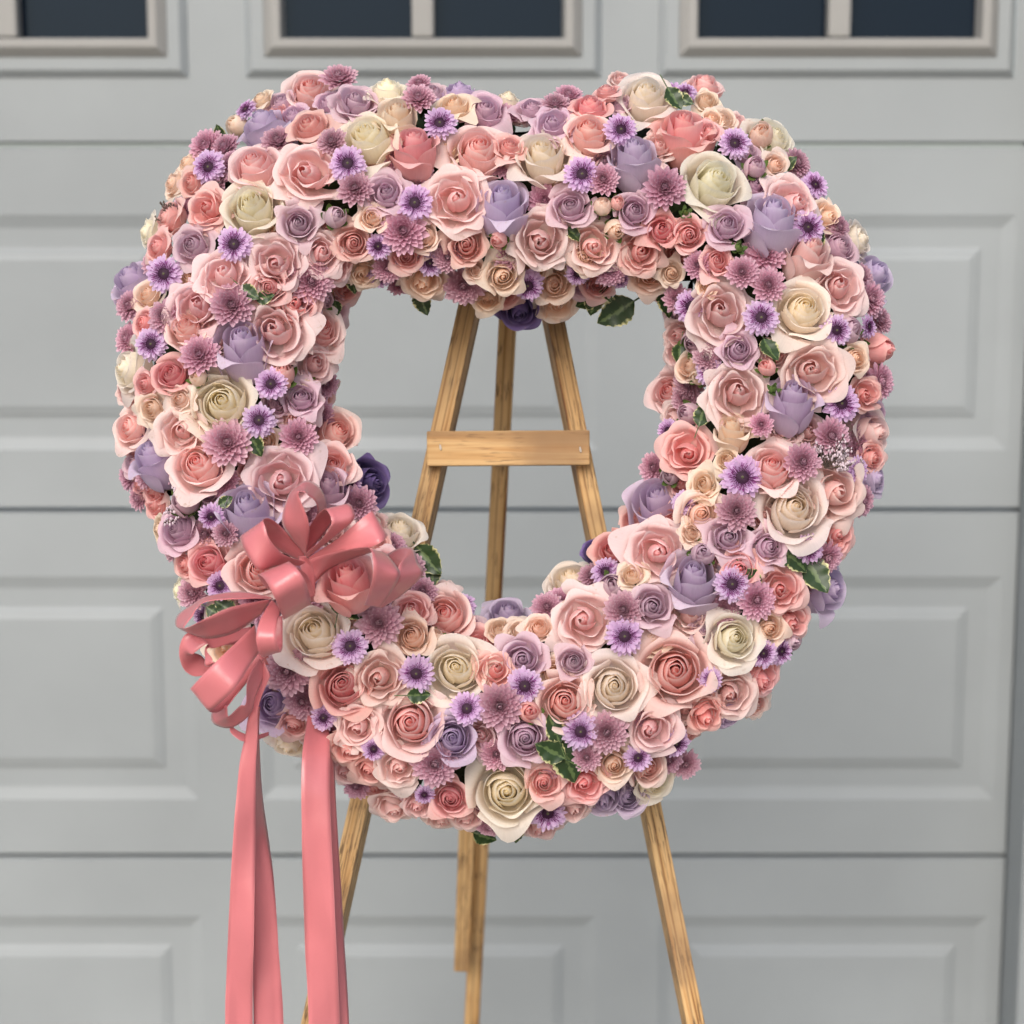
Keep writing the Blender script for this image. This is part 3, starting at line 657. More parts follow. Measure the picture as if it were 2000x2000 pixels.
T, C, G, Sp, Bd = 'tea', 'cup', 'garden', 'spray', 'bud'
FL = [
 # top left
 (490,394,62,T,'W',(0,.25)),(494,313,58,T,'P',(-.1,.42)),(506,232,44,C,'L',(-.40,.55)),(546,195,34,Sp,'m',(-.2,.6)),(605,168,52,T,'P',(0,.35)),
 (600,240,42,Sp,'k',None),(603,330,64,G,'B',(0,.2)),(583,435,44,Sp,'m',(.1,.05)),(407,326,36,'D','',(-.3,.05)),(402,285,38,'M','',(-.4,.3)),
 (370,355,32,Sp,'k',(-.5,.15)),(400,408,45,G,'k',(-.35,.1)),(372,477,44,Sp,'m',(-.2,.15)),(457,477,37,'D','',(0,.05)),(455,240,24,Bd,'p',(-.6,.3)),
 (505,190,26,Sp,'p',(-.5,.6)),(480,214,26,'D','',(-.5,.5)),(322,423,40,T,'k',(-.75,.1)),(334,355,30,Sp,'p',(-.7,.3)),(362,315,28,Sp,'p',(-.6,.5)),
 (282,452,34,T,'W',(-.9,0)),(303,480,34,Sp,'k',(-.6,.2)),(540,510,56,G,'B',(.05,.05)),(436,535,54,G,'B',(0,.3)),
 # top middle
 (713,258,62,T,'W',(-.2,.3)),(806,268,42,C,'K',(-.03,.48)),(936,283,62,T,'P',(.05,.28)),(774,212,36,C,'p',(0,.36)),(693,191,46,G,'m',(0,.55)),
 (662,152,38,'M','',(0,.65)),(757,165,40,T,'W',(0,.85)),(817,191,34,'M','',(0,.5)),(859,240,35,'D','',(0,.25)),(884,199,36,Sp,'p',(-.2,.6)),
 (898,172,40,T,'L',(0,.88)),(948,208,46,Sp,'m',(.1,.5)),(997,282,32,Sp,'k',None),(981,378,46,C,'L',(0,.40)),(753,371,42,Sp,'m',(0,.2)),
 (810,396,38,'D','',(0,.05)),(679,319,38,'D','',(0,.1)),(648,276,30,'M','',None),(693,367,36,'M','',None),(892,388,62,G,'B',(0,.1)),
 (658,419,26,Bd,'m',(.3,.1)),(726,423,30,Sp,'p',None),(788,450,46,'M','',(0,0)),(828,462,30,Sp,'p',(-.3,0)),(910,479,42,Sp,'k',(0,-.15)),
 (970,470,19,Bd,'k',(-.4,-.2)),(690,474,38,Sp,'k',(.1,-.1)),(739,481,28,'D','',(-.2,-.3)),(627,494,44,G,'B',(.2,0)),(993,187,28,T,'W',(.2,.85)),
 (792,501,34,Sp,'k',(0,-.3)),(840,514,30,'D','',(0,-.4)),(875,503,30,'M','',(0,-.3)),(929,528,22,Sp,'p',(0,-.1)),(906,557,42,'M','',(0,-.5)),
 (983,541,38,Sp,'p',(.1,-.25)),(952,586,32,Sp,'p',(0,-.4)),(828,551,44,G,'p',(0,-.6)),(757,524,30,'M','',(0,-.4)),(741,543,26,'D','',(0,-.7)),
 (712,535,32,G,'p',(.2,-.5)),(660,520,34,G,'B',(.4,-.2)),(608,549,44,'M','',(.3,-.05)),(637,588,24,Bd,'m',(.5,-.3)),(631,640,50,T,'P',(.38,.12)),
 (617,712,40,G,'B',(.5,-.05)),(604,750,19,Bd,'p',(.4,.1)),(637,750,28,'M','',(.6,0)),(600,782,32,Sp,'m',(.3,.1)),(662,838,50,T,'P',(.45,.2)),
 # top right
 (1060,290,60,T,'W',(-.05,.38)),(1151,247,47,T,'P',(.05,.38)),(1213,253,35,'D','',(.1,.25)),(1265,176,58,T,'W',(.08,.5)),(1238,285,44,C,'L',(-.05,.50)),
 (1338,235,48,C,'K',(-.02,.50)),(1402,345,66,T,'W',(.22,.22)),(1040,205,34,Sp,'m',(0,.7)),(1085,203,30,'M','',(0,.6)),(1083,235,42,G,'m',(0,.5)),
 (1153,200,38,T,'K',(0,.7)),(1184,172,28,Sp,'k',(-.2,.8)),(1137,340,38,'D','',(0,.1)),(1178,350,32,'M','',None),(1114,400,44,Sp,'m',(-.05,.2)),
 (1177,396,20,Bd,'p',(.1,.55)),(1208,392,16,Bd,'k',(.2,.3)),(1298,365,42,'M','',(0,.1)),(1240,410,40,Sp,'m',(.05,.1)),(1205,450,24,Bd,'p',(.1,-.25)),
 (1056,462,60,G,'B',(0,0)),(1160,480,50,G,'B',(0,-.1)),(1294,446,38,Sp,'K',(0,.1)),(1346,458,38,Sp,'k',(0,-.1)),(1420,436,44,Sp,'m',(.0,.2)),
 (1340,412,13,'hip','',(0,.2)),(1380,158,38,T,'P',(.2,.75)),(1382,193,28,Sp,'p',(.1,.4)),(1393,228,24,Sp,'p',None),(1388,252,26,Sp,'k',None),(1338,180,24,'D','',(0,.5)),
 (1031,558,34,'D','',(0,-.4)),(1083,556,42,Sp,'p',(.05,-.2)),(1087,600,42,G,'p',(0,-.6)),(1141,503,36,Sp,'p',(0,-.15)),(1128,535,26,'D','',(0,-.6)),
 (1193,526,36,'M','',(.1,-.5)),(1211,545,22,'D','',(.2,-.5)),(1248,493,44,G,'k',(0,-.1)),(1267,540,44,Sp,'p',(0,-.4)),(1313,534,26,Sp,'p',(0,-.2)),
 (1403,508,34,Sp,'k',(.1,.15)),(1364,518,28,'M','',None),(1379,559,20,Sp,'p',None),(1323,584,30,'M','',(-.3,-.3)),(1350,598,36,'D','',(-.3,0)),
 (1408,612,64,G,'B',(0,.05)),(1352,668,28,Bd,'m',(-.4,-.1)),(1381,698,30,'M','',None),(1387,724,32,'D','',(-.4,0)),(1343,712,32,T,'p',(-.55,.1)),
 (1362,737,18,Bd,'p',None),(1306,762,46,T,'P',(-.4,.12)),(1012,612,40,C,'V',(0,-.62)),
 (1435,280,34,'D','',(.1,.15)),(1514,262,54,T,'W',(.45,.5)),(1488,256,28,Bd,'p',(0,.3)),(1518,319,28,Sp,'p',(.3,.1)),(1477,320,24,Bd,'m',(0,.3)),
 (1557,319,32,'M','',(.5,.2)),(1414,230,28,Sp,'p',(.1,.4)),(1592,361,31,'D','',(.4,.3)),(1551,392,55,G,'B',(.3,.2)),(1514,404,50,C,'L',(.08,.48)),
 (1578,444,36,'D','',(.2,.1)),(1619,419,35,G,'p',(.5,.2)),(1640,444,24,'M','',(.5,.1)),(1644,477,40,T,'m',(.4,.2)),(1686,464,40,T,'W',(.8,.1)),
 (1588,478,42,C,'P',(.26,.38)),(1445,480,15,'hip','',(.1,.2)),
 # right
 (1450,531,32,'M','',None),(1501,556,34,'M','',None),(1644,560,56,G,'B',(.15,.1)),(1715,528,44,C,'L',(.55,.25)),(1570,598,60,T,'W',(.05,.18)),(1487,620,38,'D','',(0,.05)),
 (1700,585,36,'M','',(.5,0)),(1634,645,33,'D','',(.2,-.1)),(1665,640,30,Bd,'m',(.4,.3)),(1696,638,26,'D','',(.8,0)),(1728,682,36,Bd,'K',(.82,-.12)),
 (1443,682,38,Sp,'m',(0,.1)),(1675,700,32,Sp,'p',(.3,0)),(1592,726,64,G,'B',(.05,0)),(1495,713,20,Bd,'k',(-.3,.3)),(1443,772,64,G,'B',(0,0)),
 (1549,763,48,C,'L',(.0,.45)),(1644,788,39,'D','',(.1,0)),(1719,746,37,'M','',(.6,0)),(1694,769,34,G,'k',(.3,0)),(1716,842,40,C,'B',(.66,.02)),
 (1431,828,34,C,'p',(-.05,.38)),(1624,852,38,'M','',None),(1568,902,38,'M','',None),(1487,829,24,'M','',None),(1512,757,13,'hip','',(0,.4)),
 (1341,806,28,Bd,'m',(-.5,.15)),(1305,841,26,'D','',(-.6,0)),(1341,880,52,G,'k',(-.2,.1)),(1508,908,54,T,'P',(-.05,.25)),
 (1419,897,24,Sp,'p',None),(1450,932,44,'D','',(0,.03)),(1277,913,32,'M','',(-.5,.1)),(1306,928,22,Bd,'m',(-.3,.1)),(1279,966,50,T,'L',(-.2,.35)),
 (1374,945,33,Sp,'p',None),(1370,1002,44,Sp,'p',(0,0)),(1438,998,40,'M','',None),(1554,990,70,T,'W',(.05,.12)),(1335,982,26,'D','',None),
 (1353,1040,25,Sp,'p',(0,.2)),(1424,1048,44,Sp,'m',(0,.15)),(1504,1067,40,Sp,'m',(.2,.1)),(1285,1079,62,G,'B',(-.05,.05)),(1233,1013,32,Sp,'k',(-.5,.3)),
 (1195,1070,40,T,'K',(-.3,.2)),(1233,1121,29,Sp,'p',None),(1357,1114,54,T,'L',(0,.34)),(1446,1112,40,Sp,'K',None),(1372,1079,26,Bd,'m',None),
 (1430,1141,38,'D','',(.05,.05)),(1528,1149,46,G,'k',(.1,.1)),(1632,959,64,G,'B',(.2,0)),(1674,918,30,'D','',(.6,0)),(1715,930,38,T,'L',(.8,.1)),
 (1684,978,32,'M','',(.6,-.1)),(1640,1046,42,G,'k',(.4,-.2)),(1616,1090,34,'M','',(.4,-.3)),(1643,1067,28,Sp,'k',(.5,-.1)),(1578,1073,32,'D','',(0,-.3)),
 (1628,1146,48,C,'L',(.72,.05)),(1709,892,32,Sp,'k',(.5,0)),
 # left
 (252,537,44,C,'L',(-.42,.45)),(320,535,39,'D','',(-.15,0)),(525,560,38,Sp,'k',(0,-.1)),(452,595,43,'M','',None),(380,597,58,G,'B',(-.05,.1)),
 (320,618,34,'M','',(-.3,.1)),(359,634,42,T,'P',(-.1,.3)),(295,672,35,'D','',(-.2,0)),(277,630,30,Sp,'k',(-.5,.1)),(471,655,50,C,'L',(0,.40)),
 (537,649,66,G,'B',(.05,0)),(579,592,44,G,'k',(.2,0)),(600,610,30,Sp,'m',(.4,0)),(390,693,40,'M','',None),(332,728,38,T,'K',(-.1,.1)),
 (382,734,19,Bd,'p',(-.2,.2)),(240,717,52,T,'W',(-.82,0)),(432,784,66,T,'W',(0,.03)),(529,750,34,'D','',(0,.05)),(552,722,30,Bd,'k',(.1,.5)),
 (506,821,36,'D','',(0,.05)),(349,779,29,Sp,'p',None),(293,798,33,Sp,'p',(-.3,0)),(280,750,30,Sp,'k',(-.4,0)),(248,833,42,T,'P',(-.5,.05)),
 (353,842,48,G,'B',(0,0)),(444,864,48,'M','',None),(587,773,37,Sp,'m',(.1,.3)),(583,854,38,'M','',None),(293,878,42,C,'L',(-.3,.5)),
 (384,903,60,T,'P',(-.1,.18)),(548,937,66,G,'B',(.05,.05)),(484,978,54,T,'L',(0,.38)),(355,974,32,Bd,'m',(-.3,.35)),(413,1009,29,'D','',(-.1,-.35)),
 (341,1031,42,T,'m',(-.35,.1)),(307,1034,27,Sp,'p',(-.8,0)),(403,1095,44,T,'K',(-.2,.1)),(500,1110,58,T,'P',(0,.1),.0),(357,1102,32,Sp,'k',(-.6,0)),
 (430,1144,32,'D','',None),(376,1159,34,'M','',(-.4,0)),(345,1152,28,T,'W',(-.88,0)),(440,1042,26,'M','',None),
 # bow side, bottom left
 (639,940,36,C,'m',(.1,.3)),(650,905,46,T,'P',(.2,.2)),(684,945,25,'D','',(.2,.2)),(701,983,37,'M','',(.2,.1)),(732,942,40,C,'V',(.62,.05)),
 (782,1028,52,T,'W',(.2,.72)),(676,1115,48,C,'K',(-.08,.42),.045),(612,1229,70,T,'W',(-.05,.18)),(740,1217,45,'M','',(0,.1)),(684,1262,37,'D','',None),
 (804,1240,39,T,'p',(-.08,.12)),(805,1192,40,G,'k',(0,.3)),(868,1195,52,T,'P',(-.05,.25)),(852,1240,20,Bd,'p',None),(825,1154,30,'M','',(.2,.4)),
 (868,1157,30,G,'B',(.1,.5)),(905,1182,28,'D','',(.2,.5)),
 (744,1324,57,G,'B',(0,0)),(670,1337,60,T,'K',(.03,.10)),(562,1310,49,'M','',None),(531,1372,53,T,'L',(-.1,.05)),(813,1316,38,'D','',(0,0)),
 (889,1306,63,T,'W',(-.03,.08)),(804,1409,65,T,'P',(.03,.03)),(699,1420,45,G,'B',(-.1,-.1)),(682,1463,42,G,'k',(0,-.4)),(730,1463,26,'D','',(0,-.2)),
 (780,1500,46,G,'B',(0,-.2)),(850,1492,45,'M','',(0,-.1)),(883,1442,51,T,'L',(0,.05)),(721,1506,36,Sp,'k',(-.1,-.4)),(829,1552,22,'D','',(0,-.4)),
 (879,1560,39,T,'K',(0,-.1)),(765,1582,40,G,'B',(-.1,-.6)),(562,1463,40,T,'W',(-.2,-.75)),(572,1419,32,Sp,'k',(-.1,-.4)),(632,1402,28,'D','',None),
 # bottom
 (991,1190,44,T,'L',(0,.70)),(1069,1186,32,'M','',(0,.5)),(1113,1124,52,T,'W',(-.2,.72)),(974,1226,27,Sp,'p',(-.1,.5)),(1013,1230,27,Sp,'p',(0,.4)),
 (1053,1224,30,Sp,'p',(0,.4)),(1144,1212,64,G,'B',(0,.05)),(1218,1191,40,'M','',None),(1220,1243,39,'D','',(0,.03)),(1020,1286,49,Sp,'m',(0,.15)),
 (1121,1292,33,T,'m',(0,.12)),(966,1307,40,G,'k',None),(1025,1340,38,'D','',(0,0)),(1200,1340,66,T,'W',(0,.05)),(1105,1369,60,T,'P',(0,.08)),
 (976,1379,47,'M','',(0,0)),(912,1384,35,'D','',None),(1034,1388,25,Bd,'K',(0,.1)),(1026,1440,51,T,'m',(0,-.03)),(1134,1429,39,'D','',(0,0)),
 (1185,1431,42,'M','',None),(1146,1479,29,'M','',None),(990,1545,77,T,'W',(0,-.02)),(1064,1530,37,Sp,'k',(0,0)),(1070,1588,39,'D','',(0,-.25)),
 (820,1578,34,G,'B',(0,-.6)),(861,1602,38,G,'B',(0,-.7)),(913,1600,38,G,'B',(0,-.6)),(959,1612,32,'M','',(0,-.7)),(996,1622,34,G,'B',(0,-.75)),(1056,1618,44,G,'B',(0,-.7)),
 (1277,1426,51,G,'B',(.05,-.1)),(1199,1494,40,Sp,'p',(0,-.05)),(1246,1480,30,'D','',(.1,-.1)),(1321,1453,32,'D','',(.3,-.35)),(1270,1502,38,T,'P',(.3,-.2)),
 (1284,1530,48,T,'W',(.45,-.32)),(1228,1555,42,T,'L',(.2,-.12)),(1178,1565,38,C,'L',(-.05,-.45)),(1145,1530,44,G,'k',(0,-.1)),(1118,1582,44,G,'B',(.1,-.6)),(1383,1400,42,G,'k',(.3,-.4)),
 (1182,1116,32,'D','',None),(1197,1141,30,Bd,'m',(-.1,.35)),(1276,1182,43,Sp,'m',(0,.15)),(1321,1310,78,T,'P',(-.03,.05)),(1437,1246,56,T,'W',(.15,.05)),
 (1429,1358,50,G,'B',(.1,-.2)),(1388,1327,26,'D','',None),(1478,1172,40,'M','',None),(1505,1228,33,Sp,'p',(.1,0)),(1551,1216,42,G,'k',(.4,-.2)),
 (1491,1276,31,'D','',(.2,-.1)),(1526,1272,30,'D','',(.5,-.2)),(1549,1253,28,Bd,'m',(.6,-.2)),(1495,1325,42,G,'k',(.5,-.25)),(1427,1402,38,T,'L',(.4,-.6)),
 (1158,1068,24,C,'V',(-.4,.4)),
]
for f in FL: flower(*f)
# fill what is still open with small deeper blooms
fr_ = random.Random(3); NF = 0
cand = []
for _ in range(5200):
    a = fr_.uniform(0, 360); o, i = per(OUT, a), per(INN, a); d = fr_.uniform(i + 26, o - 26)
    cand.append((CX + d * math.cos(rad(a)), CY - d * math.sin(rad(a))))
for (x, y) in cand:
    near = min((math.hypot(x - px, y - py) - .80 * r) for px, py, r in PLACED)
    if near > 9 and NF < 90:
        u = ring_u(x, y)[0]
        r = min(44, max(24, near + 20)); q = fr_.random()
        if q < .40: flower(x, y, r, 'M', '', None, -.022)
        elif q < .60: flower(x, y, r, G, 'B', None, -.022)
        elif q < .75: flower(x, y, r, Sp, 'k', None, -.024)
        elif q < .88: flower(x, y, r, Sp, 'p', None, -.022)
        else: flower(x, y, r * .9, Sp, 'm', None, -.022)
        NF += 1
NR = 0
for _ in range(2600):
    a = fr_.uniform(0, 360); o, i = per(OUT, a), per(INN, a); side_ = fr_.random() < .68
    d = (o - fr_.uniform(18, 62) - (34 if 275 < a < 350 else 0)) if side_ else (i + fr_.uniform(16, 46)); x, y = CX + d * math.cos(rad(a)), CY - d * math.sin(rad(a))
    near = min((math.hypot(x - px, y - py) - .62 * r) for px, py, r in PLACED)
    if near > 6 and NR < 90:
        sg = 1 if side_ else -1; q = fr_.random(); fc = (sg * .62 * math.cos(rad(a)), sg * .62 * math.sin(rad(a)))
        k_, c_ = (('M', '') if q < .36 else (G, 'B') if q < .6 else (Sp, 'k') if q < .76 else (Sp, 'm') if q < .88 else ('D', ''))
        flower(x, y, fr_.uniform(24, 36), k_, c_, fc, -.030); NR += 1
print('rim', NR, 'flowers', len(PLACED), 'fillers', NF, 'door joints', [round(z, 3) for z in JZ])
LEAVES = [(656,602,40,-80),(689,555,44,-70),(825,590,62,-70),(498,868,60,-60),(485,572,54,-40),(517,582,46,10),(1315,192,62,-60),(1335,196,46,-30),(1120,456,46,-40),
 (1161,582,80,-100),(1185,572,44,-60),(1150,590,60,200),(1205,609,100,212),(1302,590,70,-70),(1500,684,64,-70),(1372,812,56,70),(1552,1092,86,-35),(1588,1120,100,-62),
 (663,1176,60,80),(690,1196,56,-20),(835,1092,90,-50),(845,1120,60,-90),(817,1358,56,0),(1084,1425,72,110),(1108,1486,112,-62),(1076,1466,80,150),(440,1186,60,150),(420,1196,50,-30),
 (430,262,40,100),(1326,690,52,-100),(1470,1130,60,-50),
 (946,1635,60,-20),(1010,1625,50,-100),(1540,322,44,30),(1600,470,44,60),(440,980,40,30),(650,700,36,-30)]
for l in LEAVES: leaf(*l)
# loose dark foliage between the stems
mb = MB()
for _ in range(900):
    a = fr_.uniform(0, 360); o, i = per(OUT, a), per(INN, a); m_, h = (o + i) / 2, (o - i) / 2
    t = fr_.uniform(-.3, math.pi + .3); r = m_ + h * .60 * math.cos(t)
    p = atw(CX + r * math.cos(rad(a)), CY - r * math.sin(rad(a)), .068 * math.sin(t) - .01)
    nrm_ = (RGT * math.cos(rad(a)) * math.cos(t) + UPV * math.sin(rad(a)) * math.cos(t) + VIEW * math.sin(t)).normalized()
    d = (nrm_ + Vector((fr_.uniform(-1, 1), fr_.uniform(-1, 1), fr_.uniform(-1, 1))) * .9).normalized(); x = d.orthogonal().normalized(); ln = fr_.uniform(.012, .022); cup = fr_.uniform(-.2, .3)
    n_ = d.cross(x)
    mb.grid(lambda u, v: p + d * ln * v + x * (u * ln * .26 * math.sin(math.pi * (v * .95 + .03))) + n_ * ln * (cup * v * v + .12 * abs(u)), 3, 5, pe=lambda u, v: abs(u) * .6, ps=.5, pv=.5)
fo = link('foliage', mb.build('foliage'), M_moss, wreath); fo.matrix_world = Matrix(); fo['kind'] = 'stuff'
# fine sprigs of statice
def sprig(px, py, r, ang, n, dd, pale):
    rr = random.Random(int(px)); p0 = atw(px, py, depth_of(px, py) + dd); sc = r * pxm(p0); st = MB(); fl = MB()
    def tube(a, b, w):
        d = (b - a).normalized(); x = d.orthogonal().normalized(); y = d.cross(x)
        st.grid(lambda u, v: a + (b - a) * v + x * w * math.cos(u * math.pi) + y * w * math.sin(u * math.pi), 5, 2, ps=.5, pv=.5)
    root = p0 - (RGT * math.cos(rad(ang)) + UPV * math.sin(rad(ang))) * sc * 1.1 - VIEW * .012
    for _ in range(n):
        aa = rad(ang) + rr.uniform(-1.0, 1.0); L_ = sc * rr.uniform(.7, 1.7)
        tip = root + (RGT * math.cos(aa) + UPV * math.sin(aa) + VIEW * rr.uniform(0, .7)) * L_
        tube(root, tip, .0006)
        for k in range(22 if pale else 14):
            b = root.lerp(tip, rr.uniform(.5, 1.0)); e = b + Vector((rr.uniform(-1, 1), rr.uniform(-1, 1), rr.uniform(-1, 1))) * sc * .17
            tube(b, e, .0004)
            rq = rr.uniform(.0006, .0011) * (1.1 if pale else 1); ball(fl, e, rq, rq * 1.4, .5, .5, 6, 5)
    s = link('statice_sprig', st.build('sprig'), M_twig, wreath); s.matrix_world = Matrix()
    f_ = link('florets', fl.build('florets'), M_floret if pale else M_twig, s); f_.matrix_world = Matrix()
sprig(328, 402, 34, 100, 7, .015, False); sprig(330, 985, 36, 150, 7, .015, True); sprig(1640, 872, 44, 60, 12, .012, True); sprig(1680, 890, 30, 60, 6, .01, True)

# ------------------------------------------------------------------ bow
bow = empty('ribbon_bow', atw(565, 1150, .12)); tag(bow, 'dusty pink satin ribbon bow with hanging tails on the lower left of wreath', 'bow')
def cr(p0, p1, p2, p3, t):
    return .5 * ((2 * p1) + (p2 - p0) * t + (2 * p0 - 5 * p1 + 4 * p2 - p3) * t * t + (3 * p1 - p0 - 3 * p2 + p3) * t ** 3)
RIBN = 0
def ribbon(name, secs, org, base=.098, step=7, nu=7, cup=.0, absd=False):
    """secs: ((x, y, d), (x, y, d)) for the two selvedges; pixels read in a view magnified 4.83 times from org"""
    A, B = [], []
    for (a, b) in secs:
        for l, q in ((A, a), (B, b)):
            px, py = (org[0] + q[0] / 4.83, org[1] + q[1] / 4.83) if org else q[:2]
            l.append(atw(px, py, base + q[2]) if not absd else at(px, py, q[2]))
    def spl(P):
        out = []
        for i in range(len(P) - 1):
            p0 = P[max(0, i - 1)]; p3 = P[min(len(P) - 1, i + 2)]
            for k in range(step): out.append(cr(p0, P[i], P[i + 1], p3, k / step))
        return out + [P[-1]]
    global RIBN
    RIBN += 1; seed = RIBN
    A, B = spl(A), spl(B); n = len(A); mb = MB(); ln = 0; Ls = [0]
    for i in range(1, n): ln += ((A[i] + B[i]) / 2 - (A[i - 1] + B[i - 1]) / 2).length; Ls.append(ln)
    for i in range(n):
        for j in range(nu):
            t = j / (nu - 1); q = A[i].lerp(B[i], t); w_ = (B[i] - A[i]).length
            q = q + VIEW * (noise.noise(Vector((t * 1.6, Ls[i] * 38, seed * 3.7))) * .0022 + noise.noise(Vector((t * 3.5, Ls[i] * 9, seed * 1.3 + 5))) * .0016) * min(1, w_ / .02)
            mb.v.append(q); mb.uv.append((t, Ls[i] / .025))
    for i in range(n - 1):
        for j in range(nu - 1):
            q = i * nu + j; mb.f.append((q, q + 1, q + nu + 1, q + nu))
    o = link(name, mb.build(name), M_rib, bow); o.matrix_world = Matrix()
    so_ = o.modifiers.new('thickness', 'SOLIDIFY'); so_.thickness = .0003; so_.offset = 0
    return o
OG, OF, O2 = (500, 900), (200, 800), (200, 1100)
rb = lambda o, *s: ribbon('loop', s, o)
rb(OG, ((425,840,.045),(470,900,.045)), ((250,600,.065),(500,600,.085)), ((300,340,.07),(398,315,.10)), ((400,225,.065),(470,300,.10)), ((500,190,.055),(490,325,.09)), ((610,260,.045),(555,380,.08)), ((665,420,.035),(580,480,.06)), ((640,650,.02),(520,640,.03)), ((490,900,.02),(440,860,.02)))
rb(OG, ((450,890,.05),(480,920,.05)), ((600,760,.09),(720,730,.08)), ((712,600,.11),(925,550,.095)), ((665,462,.10),(880,405,.085)), ((590,500,.07),(800,470,.06)), ((470,680,.05),(640,690,.04)), ((420,840,.04),(460,880,.04)))
rb(OG, ((470,930,.05),(500,940,.05)), ((760,740,.08),(800,850,.08)), ((930,600,.09),(1000,840,.09)), ((1080,482,.085),(1180,770,.10)), ((1100,500,.07),(1238,700,.08)), ((1000,600,.05),(1100,800,.05)), ((500,920,.03),(520,960,.03)))
rb(OG, ((470,940,.05),(530,1180,.04)), ((740,862,.08),(700,1020,.04)), ((1000,815,.10),(980,900,.06)), ((1080,835,.115),(1190,860,.075)), ((1105,950,.125),(1340,1010,.095)), ((1100,1100,.12),(1350,1100,.10)), ((1060,1250,.10),(1280,1230,.085)), ((1020,1360,.06),(1175,1385,.05)))
rb(OG, ((1150,1330,.02),(1220,1340,.03)), ((1210,960,.03),(1300,1080,.05)), ((1320,835,.035),(1345,985,.07)), ((1470,825,.045),(1380,940,.085)), ((1530,960,.055),(1345,1010,.095)), ((1575,1065,.06),(1330,1130,.095)), ((1400,1250,.06),(1240,1250,.08)), ((1185,1390,.04),(1150,1380,.045)))
rb(OF, ((1900,1470,.05),(1930,1440,.05)), ((1650,1480,.08),(1720,1370,.09)), ((1480,1510,.10),(1580,1230,.11)), ((1360,1360,.10),(1530,1090,.11)), ((1300,1225,.09),(1520,1040,.10)), ((1330,1190,.07),(1580,1030,.085)), ((1500,1250,.05),(1700,1120,.06)), ((1900,1450,.03),(1930,1380,.04)))
rb(OG, ((330,1350,.04),(560,1280,.04)), ((100,1200,.06),(480,1080,.06)), ((20,1075,.09),(310,955,.10)), ((90,1130,.12),(370,1000,.125)), ((170,1280,.125),(460,1130,.125)), ((230,1420,.10),(510,1270,.10)), ((260,1500,.07),(520,1350,.07)))
rb(OG, ((400,900,.05),(470,900,.06)), ((420,1000,.055),(560,1050,.045)), ((460,1150,.05),(560,1240,.04)), ((500,1330,.03),(640,1330,.03)))
rb(O2, ((1600,325,.06),(1610,335,.06)), ((1300,268,.06),(1350,335,.08)), ((1000,310,.055),(1000,358,.085)), ((850,390,.045),(890,430,.08)), ((720,480,.04),(850,500,.085)), ((690,570,.045),(780,590,.09)), ((740,625,.055),(800,610,.10)), ((980,710,.07),(1000,510,.105)), ((1250,655,.07),(1230,410,.10)), ((1500,480,.06),(1590,340,.07)))
rb(O2, ((1400,600,.03),(1420,680,.03)), ((1050,660,.045),(1060,800,.05)), ((820,650,.05),(990,760,.06)), ((735,760,.05),(850,860,.06)), ((732,910,.045),(870,850,.045)), ((800,1030,.035),(930,870,.03)), ((940,1060,.03),(1050,950,.025)), ((1250,900,.02),(1300,800,.02)))
rb(O2, ((1300,700,.03),(1300,760,.03)), ((1005,760,.05),(1000,800,.055)), ((968,890,.06),(1030,890,.065)), ((1000,975,.06),(1080,935,.065)), ((1300,850,.04),(1330,800,.04)))
rb(O2, ((1440,580,.06),(1480,840,.06)), ((1250,760,.09),(1400,950,.09)), ((1050,950,.11),(1250,1180,.11)), ((860,1150,.10),(1050,1370,.10)), ((835,1190,.085),(1010,1402,.085)), ((900,1180,.06),(1120,1390,.06)), ((1150,1000,.04),(1320,1180,.04)), ((1450,800,.03),(1530,900,.03)))
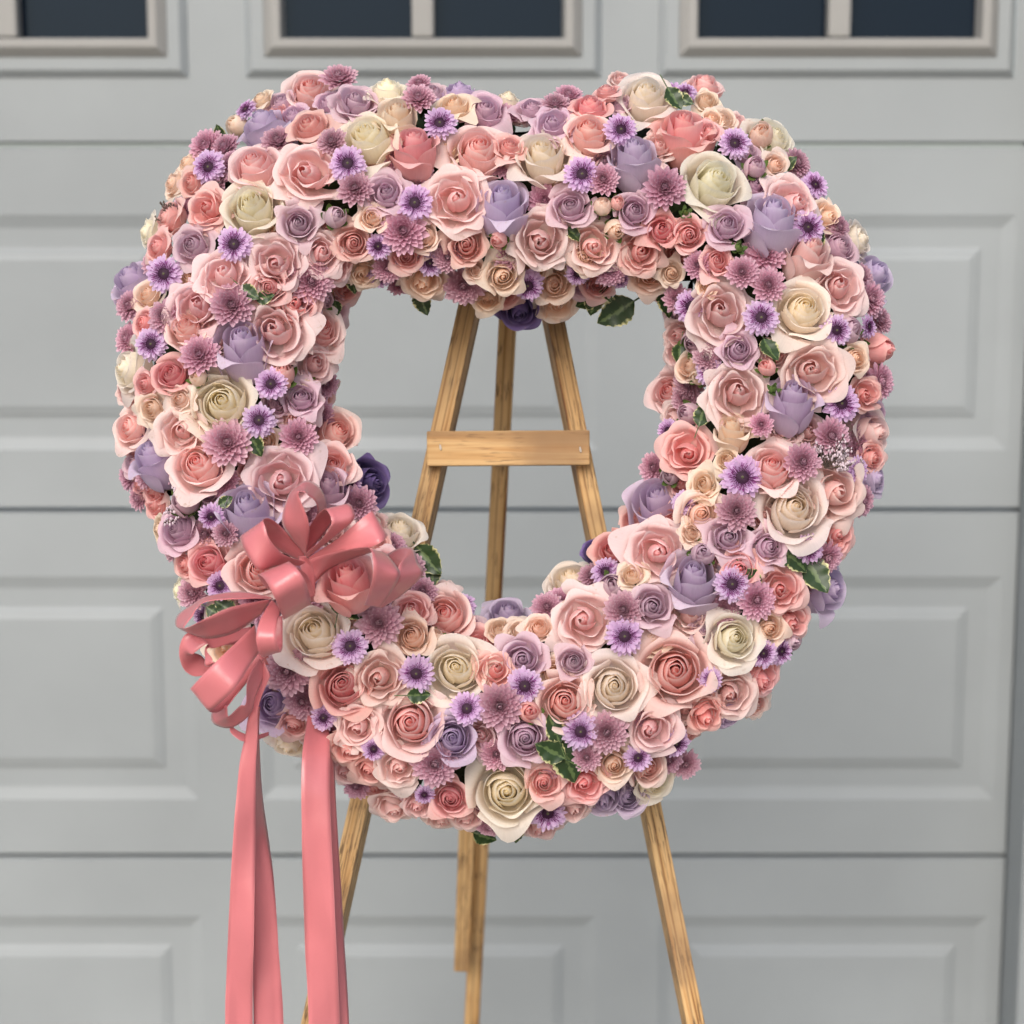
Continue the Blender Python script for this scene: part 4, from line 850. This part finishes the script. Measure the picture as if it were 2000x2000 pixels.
rb(O2, ((1400,950,.02),(1440,1000,.03)), ((1150,1250,.03),(1200,1330,.05)), ((1035,1400,.03),(1180,1340,.06)), ((1045,1510,.035),(1185,1440,.065)), ((1180,1557,.035),(1210,1430,.06)), ((1300,1510,.04),(1300,1345,.06)), ((1400,1410,.045),(1355,1320,.06)), ((1450,1250,.05),(1370,1100,.06)), ((1560,1000,.04),(1480,900,.05)))
rb(O2, ((1190,1470,.03),(1200,1540,.03)), ((1230,1545,.03),(1215,1605,.035)), ((1330,1605,.03),(1320,1680,.035)), ((1450,1620,.02),(1450,1670,.02)), ((1570,1590,.0),(1570,1625,.0)))
rb(O2, ((1600,340,.06),(1690,430,.06)), ((1490,530,.09),(1650,560,.09)), ((1450,700,.10),(1635,700,.10)), ((1475,830,.09),(1670,820,.09)), ((1520,885,.07),(1690,830,.07)), ((1560,800,.04),(1700,760,.04)), ((1600,500,.03),(1700,500,.03)))
TB = -.115                                # tails hang straight down in one plane
def tail(y0, *s, start=0): ribbon('tail', [((a[0], a[1], y0 + start * max(0, (1500 - a[1]) / 120) + .006 * math.sin(a[1] / 85 + y0 * 50)), (b[0], b[1], y0 + start * max(0, (1500 - b[1]) / 120) + dy * 1.6 + .006 * math.sin(b[1] / 70 + y0 * 90))) for a, b, dy in s], None, absd=True, step=8)
tail(-.17, ((515,1290),(528,1320),0), ((489,1380),(505,1380),.004), ((478,1440),(503,1440),.004), ((467,1500),(500,1500),.002), ((455,1640),(499,1640),0), ((446,1820),(496,1820),-.002), ((440,2000),(494,2000),.003), ((446,2280),(500,2280),.0))
tail(-.155, ((500,1380),(508,1380),0), ((499,1440),(506,1440),.008), ((497,1560),(513,1560),.014), ((494,1700),(533,1700),.012), ((494,1860),(545,1860),.006), ((495,2000),(554,2000),.002), ((500,2320),(562,2320),0))
tail(-.150, ((612,1335),(640,1335),0), ((603,1380),(642,1380),0), ((598,1420),(643,1420),0), ((590,1480),(645,1480),.003), ((589,1600),(646,1600),.0), ((594,1800),(655,1800),-.003), ((603,2000),(664,2000),.003), ((612,2300),(672,2300),.0), start=.065)
tail(-.135, ((630,1350),(650,1350),.01), ((632,1400),(651,1400),.01), ((635,1480),(653,1480),.012), ((632,1600),(658,1600),.01), ((640,1800),(670,1800),.01), ((648,2000),(682,2000),.008), ((655,2340),(692,2340),.0), start=.065)
